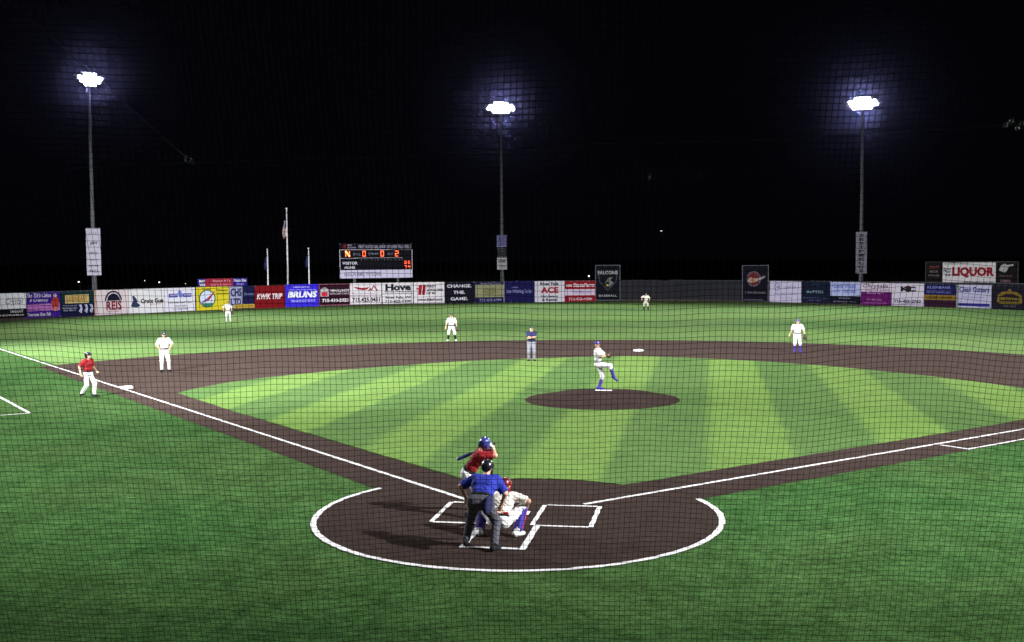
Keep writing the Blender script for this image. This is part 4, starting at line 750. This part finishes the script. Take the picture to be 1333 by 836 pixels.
# --- batter and bat
br, bj = person('batter in red jersey and dark blue helmet holding the bat over his shoulder', (-.92, .12, .012), (1, .08), 1.76, (.03, -.06, .84), .60, [(-.36, .04, FT), (.36, .02, FT)], [(-.10, .42, 1.36), (-.03, .46, 1.33)],
       elbows=[(-.9, .2, -.8), (1, -.1, -.4)], head=(.05, 1.1), twist=.15, top=RED_C, legs_=WHITE_C, hat='helmet', hat_m=SHINE_B, vox=.009, batting=True, curl=1.2, group='players in red jerseys')
BATM = mat('bat_blue', (.04, .06, .30), .25, .08, 5, spec=.5); GRIPM = mat('bat_grip', (.02, .02, .025), .7, .1, 30)
bpy.context.view_layer.update()
hc_ = br.matrix_world@Vector(tuple((bj['wr'][0]+bj['wr'][1])/2+np.array([0, -.03, .05])))
bdir = Vector((-.74, .03, -.33)).normalized(); bat = empty('baseball_bat', tuple(hc_)); tag(bat, 'dark blue bat pointing left from the hands of the batter', 'bat')
MB().tube([bdir*t for t in (-.10, -.085, -.07, .25)], [.026, .026, .014, .014], 12).build('handle', GRIPM, bat, True)
MB().tube([bdir*t for t in (.25, .40, .55, .70, .745, .76)], [.014, .021, .036, .038, .035, .014], 14).build('barrel', BATM, bat, True)
# --- pitcher
person('left-handed pitcher in white on the mound with one leg kicked up', (-.22, 18.66, .292), (1, -.12), 1.80, (.03, .03, .945), -.06, [(-.03, .03, FT), (.06, .60, .48)], [(-.02, .33, 1.24), (.07, .34, 1.26)],
       knees=[(-.1, 1, 0), (.1, .8, 1.)], elbows=[(-1, .2, -.7), (1, .2, -.7)], head=(-.1, -.9), socks=PURP, sock_from=.32, shoes=PURP, toes=[(0, 1, 0), (.05, .7, -.7)], glove=1, belt=LEATH, group='players in white and cream uniforms')
# --- field umpire with folded arms
x, y = -4.85, 32.48
person('field umpire in navy shirt and light grey trousers with folded arms by second base', (x, y, .012), to_cam(x, y), 1.76, (0, 0, .94), .02, [(-.13, .05, FT), (.14, -.03, FT)], [(.10, .27, 1.18), (-.10, .30, 1.22)],
       elbows=[(-1, .1, -.7), (1, .1, -.7)], head=(-.1, .25), top=NAVY_C, legs_=GREY_L, hat_m=BLACK_C, girth=1.16, group='umpires', curl=.5)
# --- infielders and outfielders
def fielder(label, x, y, h, pose, **k):
    base = dict(pelvis=(0, 0, .95), lean=.05, feet=[(-.16, .0, FT), (.16, .0, FT)], hands=[(-.34, .12, .92), (.34, .12, .92)], elbows=[(-1, -.7, -.1), (1, -.7, -.1)], head=(-.05, 0)); base.update(pose); base.update(k)
    fc = base.pop('face', None); fc = to_cam(x, y) if fc is None else fc
    return person(label, (x, y, .010), fc, h, **base)
PG = 'players in white and cream uniforms'
fielder('third baseman in white with hands on hips standing on the infield dirt', -20.85, 25.91, 1.84, dict(pelvis=(.02, 0, .95), hands=[(-.20, .10, 1.02), (.20, .12, 1.0)], elbows=[(-1, -.5, -.2), (1, -.5, -.2)], feet=[(-.17, 0, FT), (.15, .02, FT)]), face=nrm((.6, -.9)), hat_m=NAVY_C, group=PG)
fielder('shortstop in white with black socks waiting at the edge of the infield dirt', -11.92, 45.44, 1.80, dict(pelvis=(0, -.05, .88), lean=.22, hands=[(-.34, .25, .84), (.36, .22, .86)], feet=[(-.24, .02, FT), (.22, .0, FT)]), hat_m=BLACK_C, socks=BLACK_C, sock_from=.25, shoes=SOLE, glove=0, group=PG)
fielder('second baseman in white with purple cap and socks, arms hanging loose', 8.34, 38.68, 1.78, dict(hands=[(-.37, .10, .93), (.40, .20, .95)], lean=.06, feet=[(-.15, .02, FT), (.13, -.02, FT)]), socks=PURP, sock_from=.3, shoes=PURP, glove=0, group=PG)
fielder('center fielder in pale uniform standing before the dark part of the fence', -2.17, 85.79, 1.76, dict(pelvis=(0, -.05, .88), lean=.2, hands=[(-.30, .22, .95), (.42, .18, 1.1)], feet=[(-.2, 0, FT), (.22, 0, FT)]), hat_m=BLACK_C, socks=BLACK_C, sock_from=.25, top=CREAM, legs_=CREAM, glove=0, group=PG)
fielder('left fielder in white standing in front of the yellow banner', -35.68, 65.29, 1.78, dict(pelvis=(0, -.03, .90), lean=.12, hands=[(-.34, .20, .88), (.36, .14, 1.0)], feet=[(-.18, .03, FT), (.14, -.03, FT)]), hat_m=NAVY_C, glove=0, shoes=SOLE, group=PG)
# --- runner
fielder('base runner in red jersey and black helmet walking beside the left foul line', -19.18, 16.74, 1.74, dict(pelvis=(0, 0, .92), lean=.06, feet=[(-.09, .22, FT), (.10, -.24, .12)], hands=[(-.30, .16, .98), (.32, -.05, .93)], elbows=[(-.5, -1, -.1), (.6, -1, -.1)], knees=[(-.1, 1, .1), (.1, 1, .1)]), face=nrm((1., -.2)), top=RED_C, legs_=WHITE_C, hat='helmet', hat_m=SHINE_K, group='players in red jerseys', girth=1.0)

# ------------------------------------------------------------------ thin mist volume added for floodlight halos, mostly in place of lens glare
hz = MB().box((-2100, -2100, -1.), (2100, 2100, 45.)).build('glare_haze', None); hz['kind'] = 'stuff'
hm = bpy.data.materials.new('glare_haze_volume'); hm.use_nodes = True; hn = hm.node_tree; hn.nodes.clear()
ho = hn.nodes.new('ShaderNodeOutputMaterial'); hv = hn.nodes.new('ShaderNodeVolumePrincipled')
hv.inputs['Color'].default_value = (.42, .42, 1., 1); hv.inputs['Density'].default_value = .000013; hv.inputs['Anisotropy'].default_value = .991
hn.links.new(hv.outputs[0], ho.inputs['Volume']); hz.data.materials.append(hm)
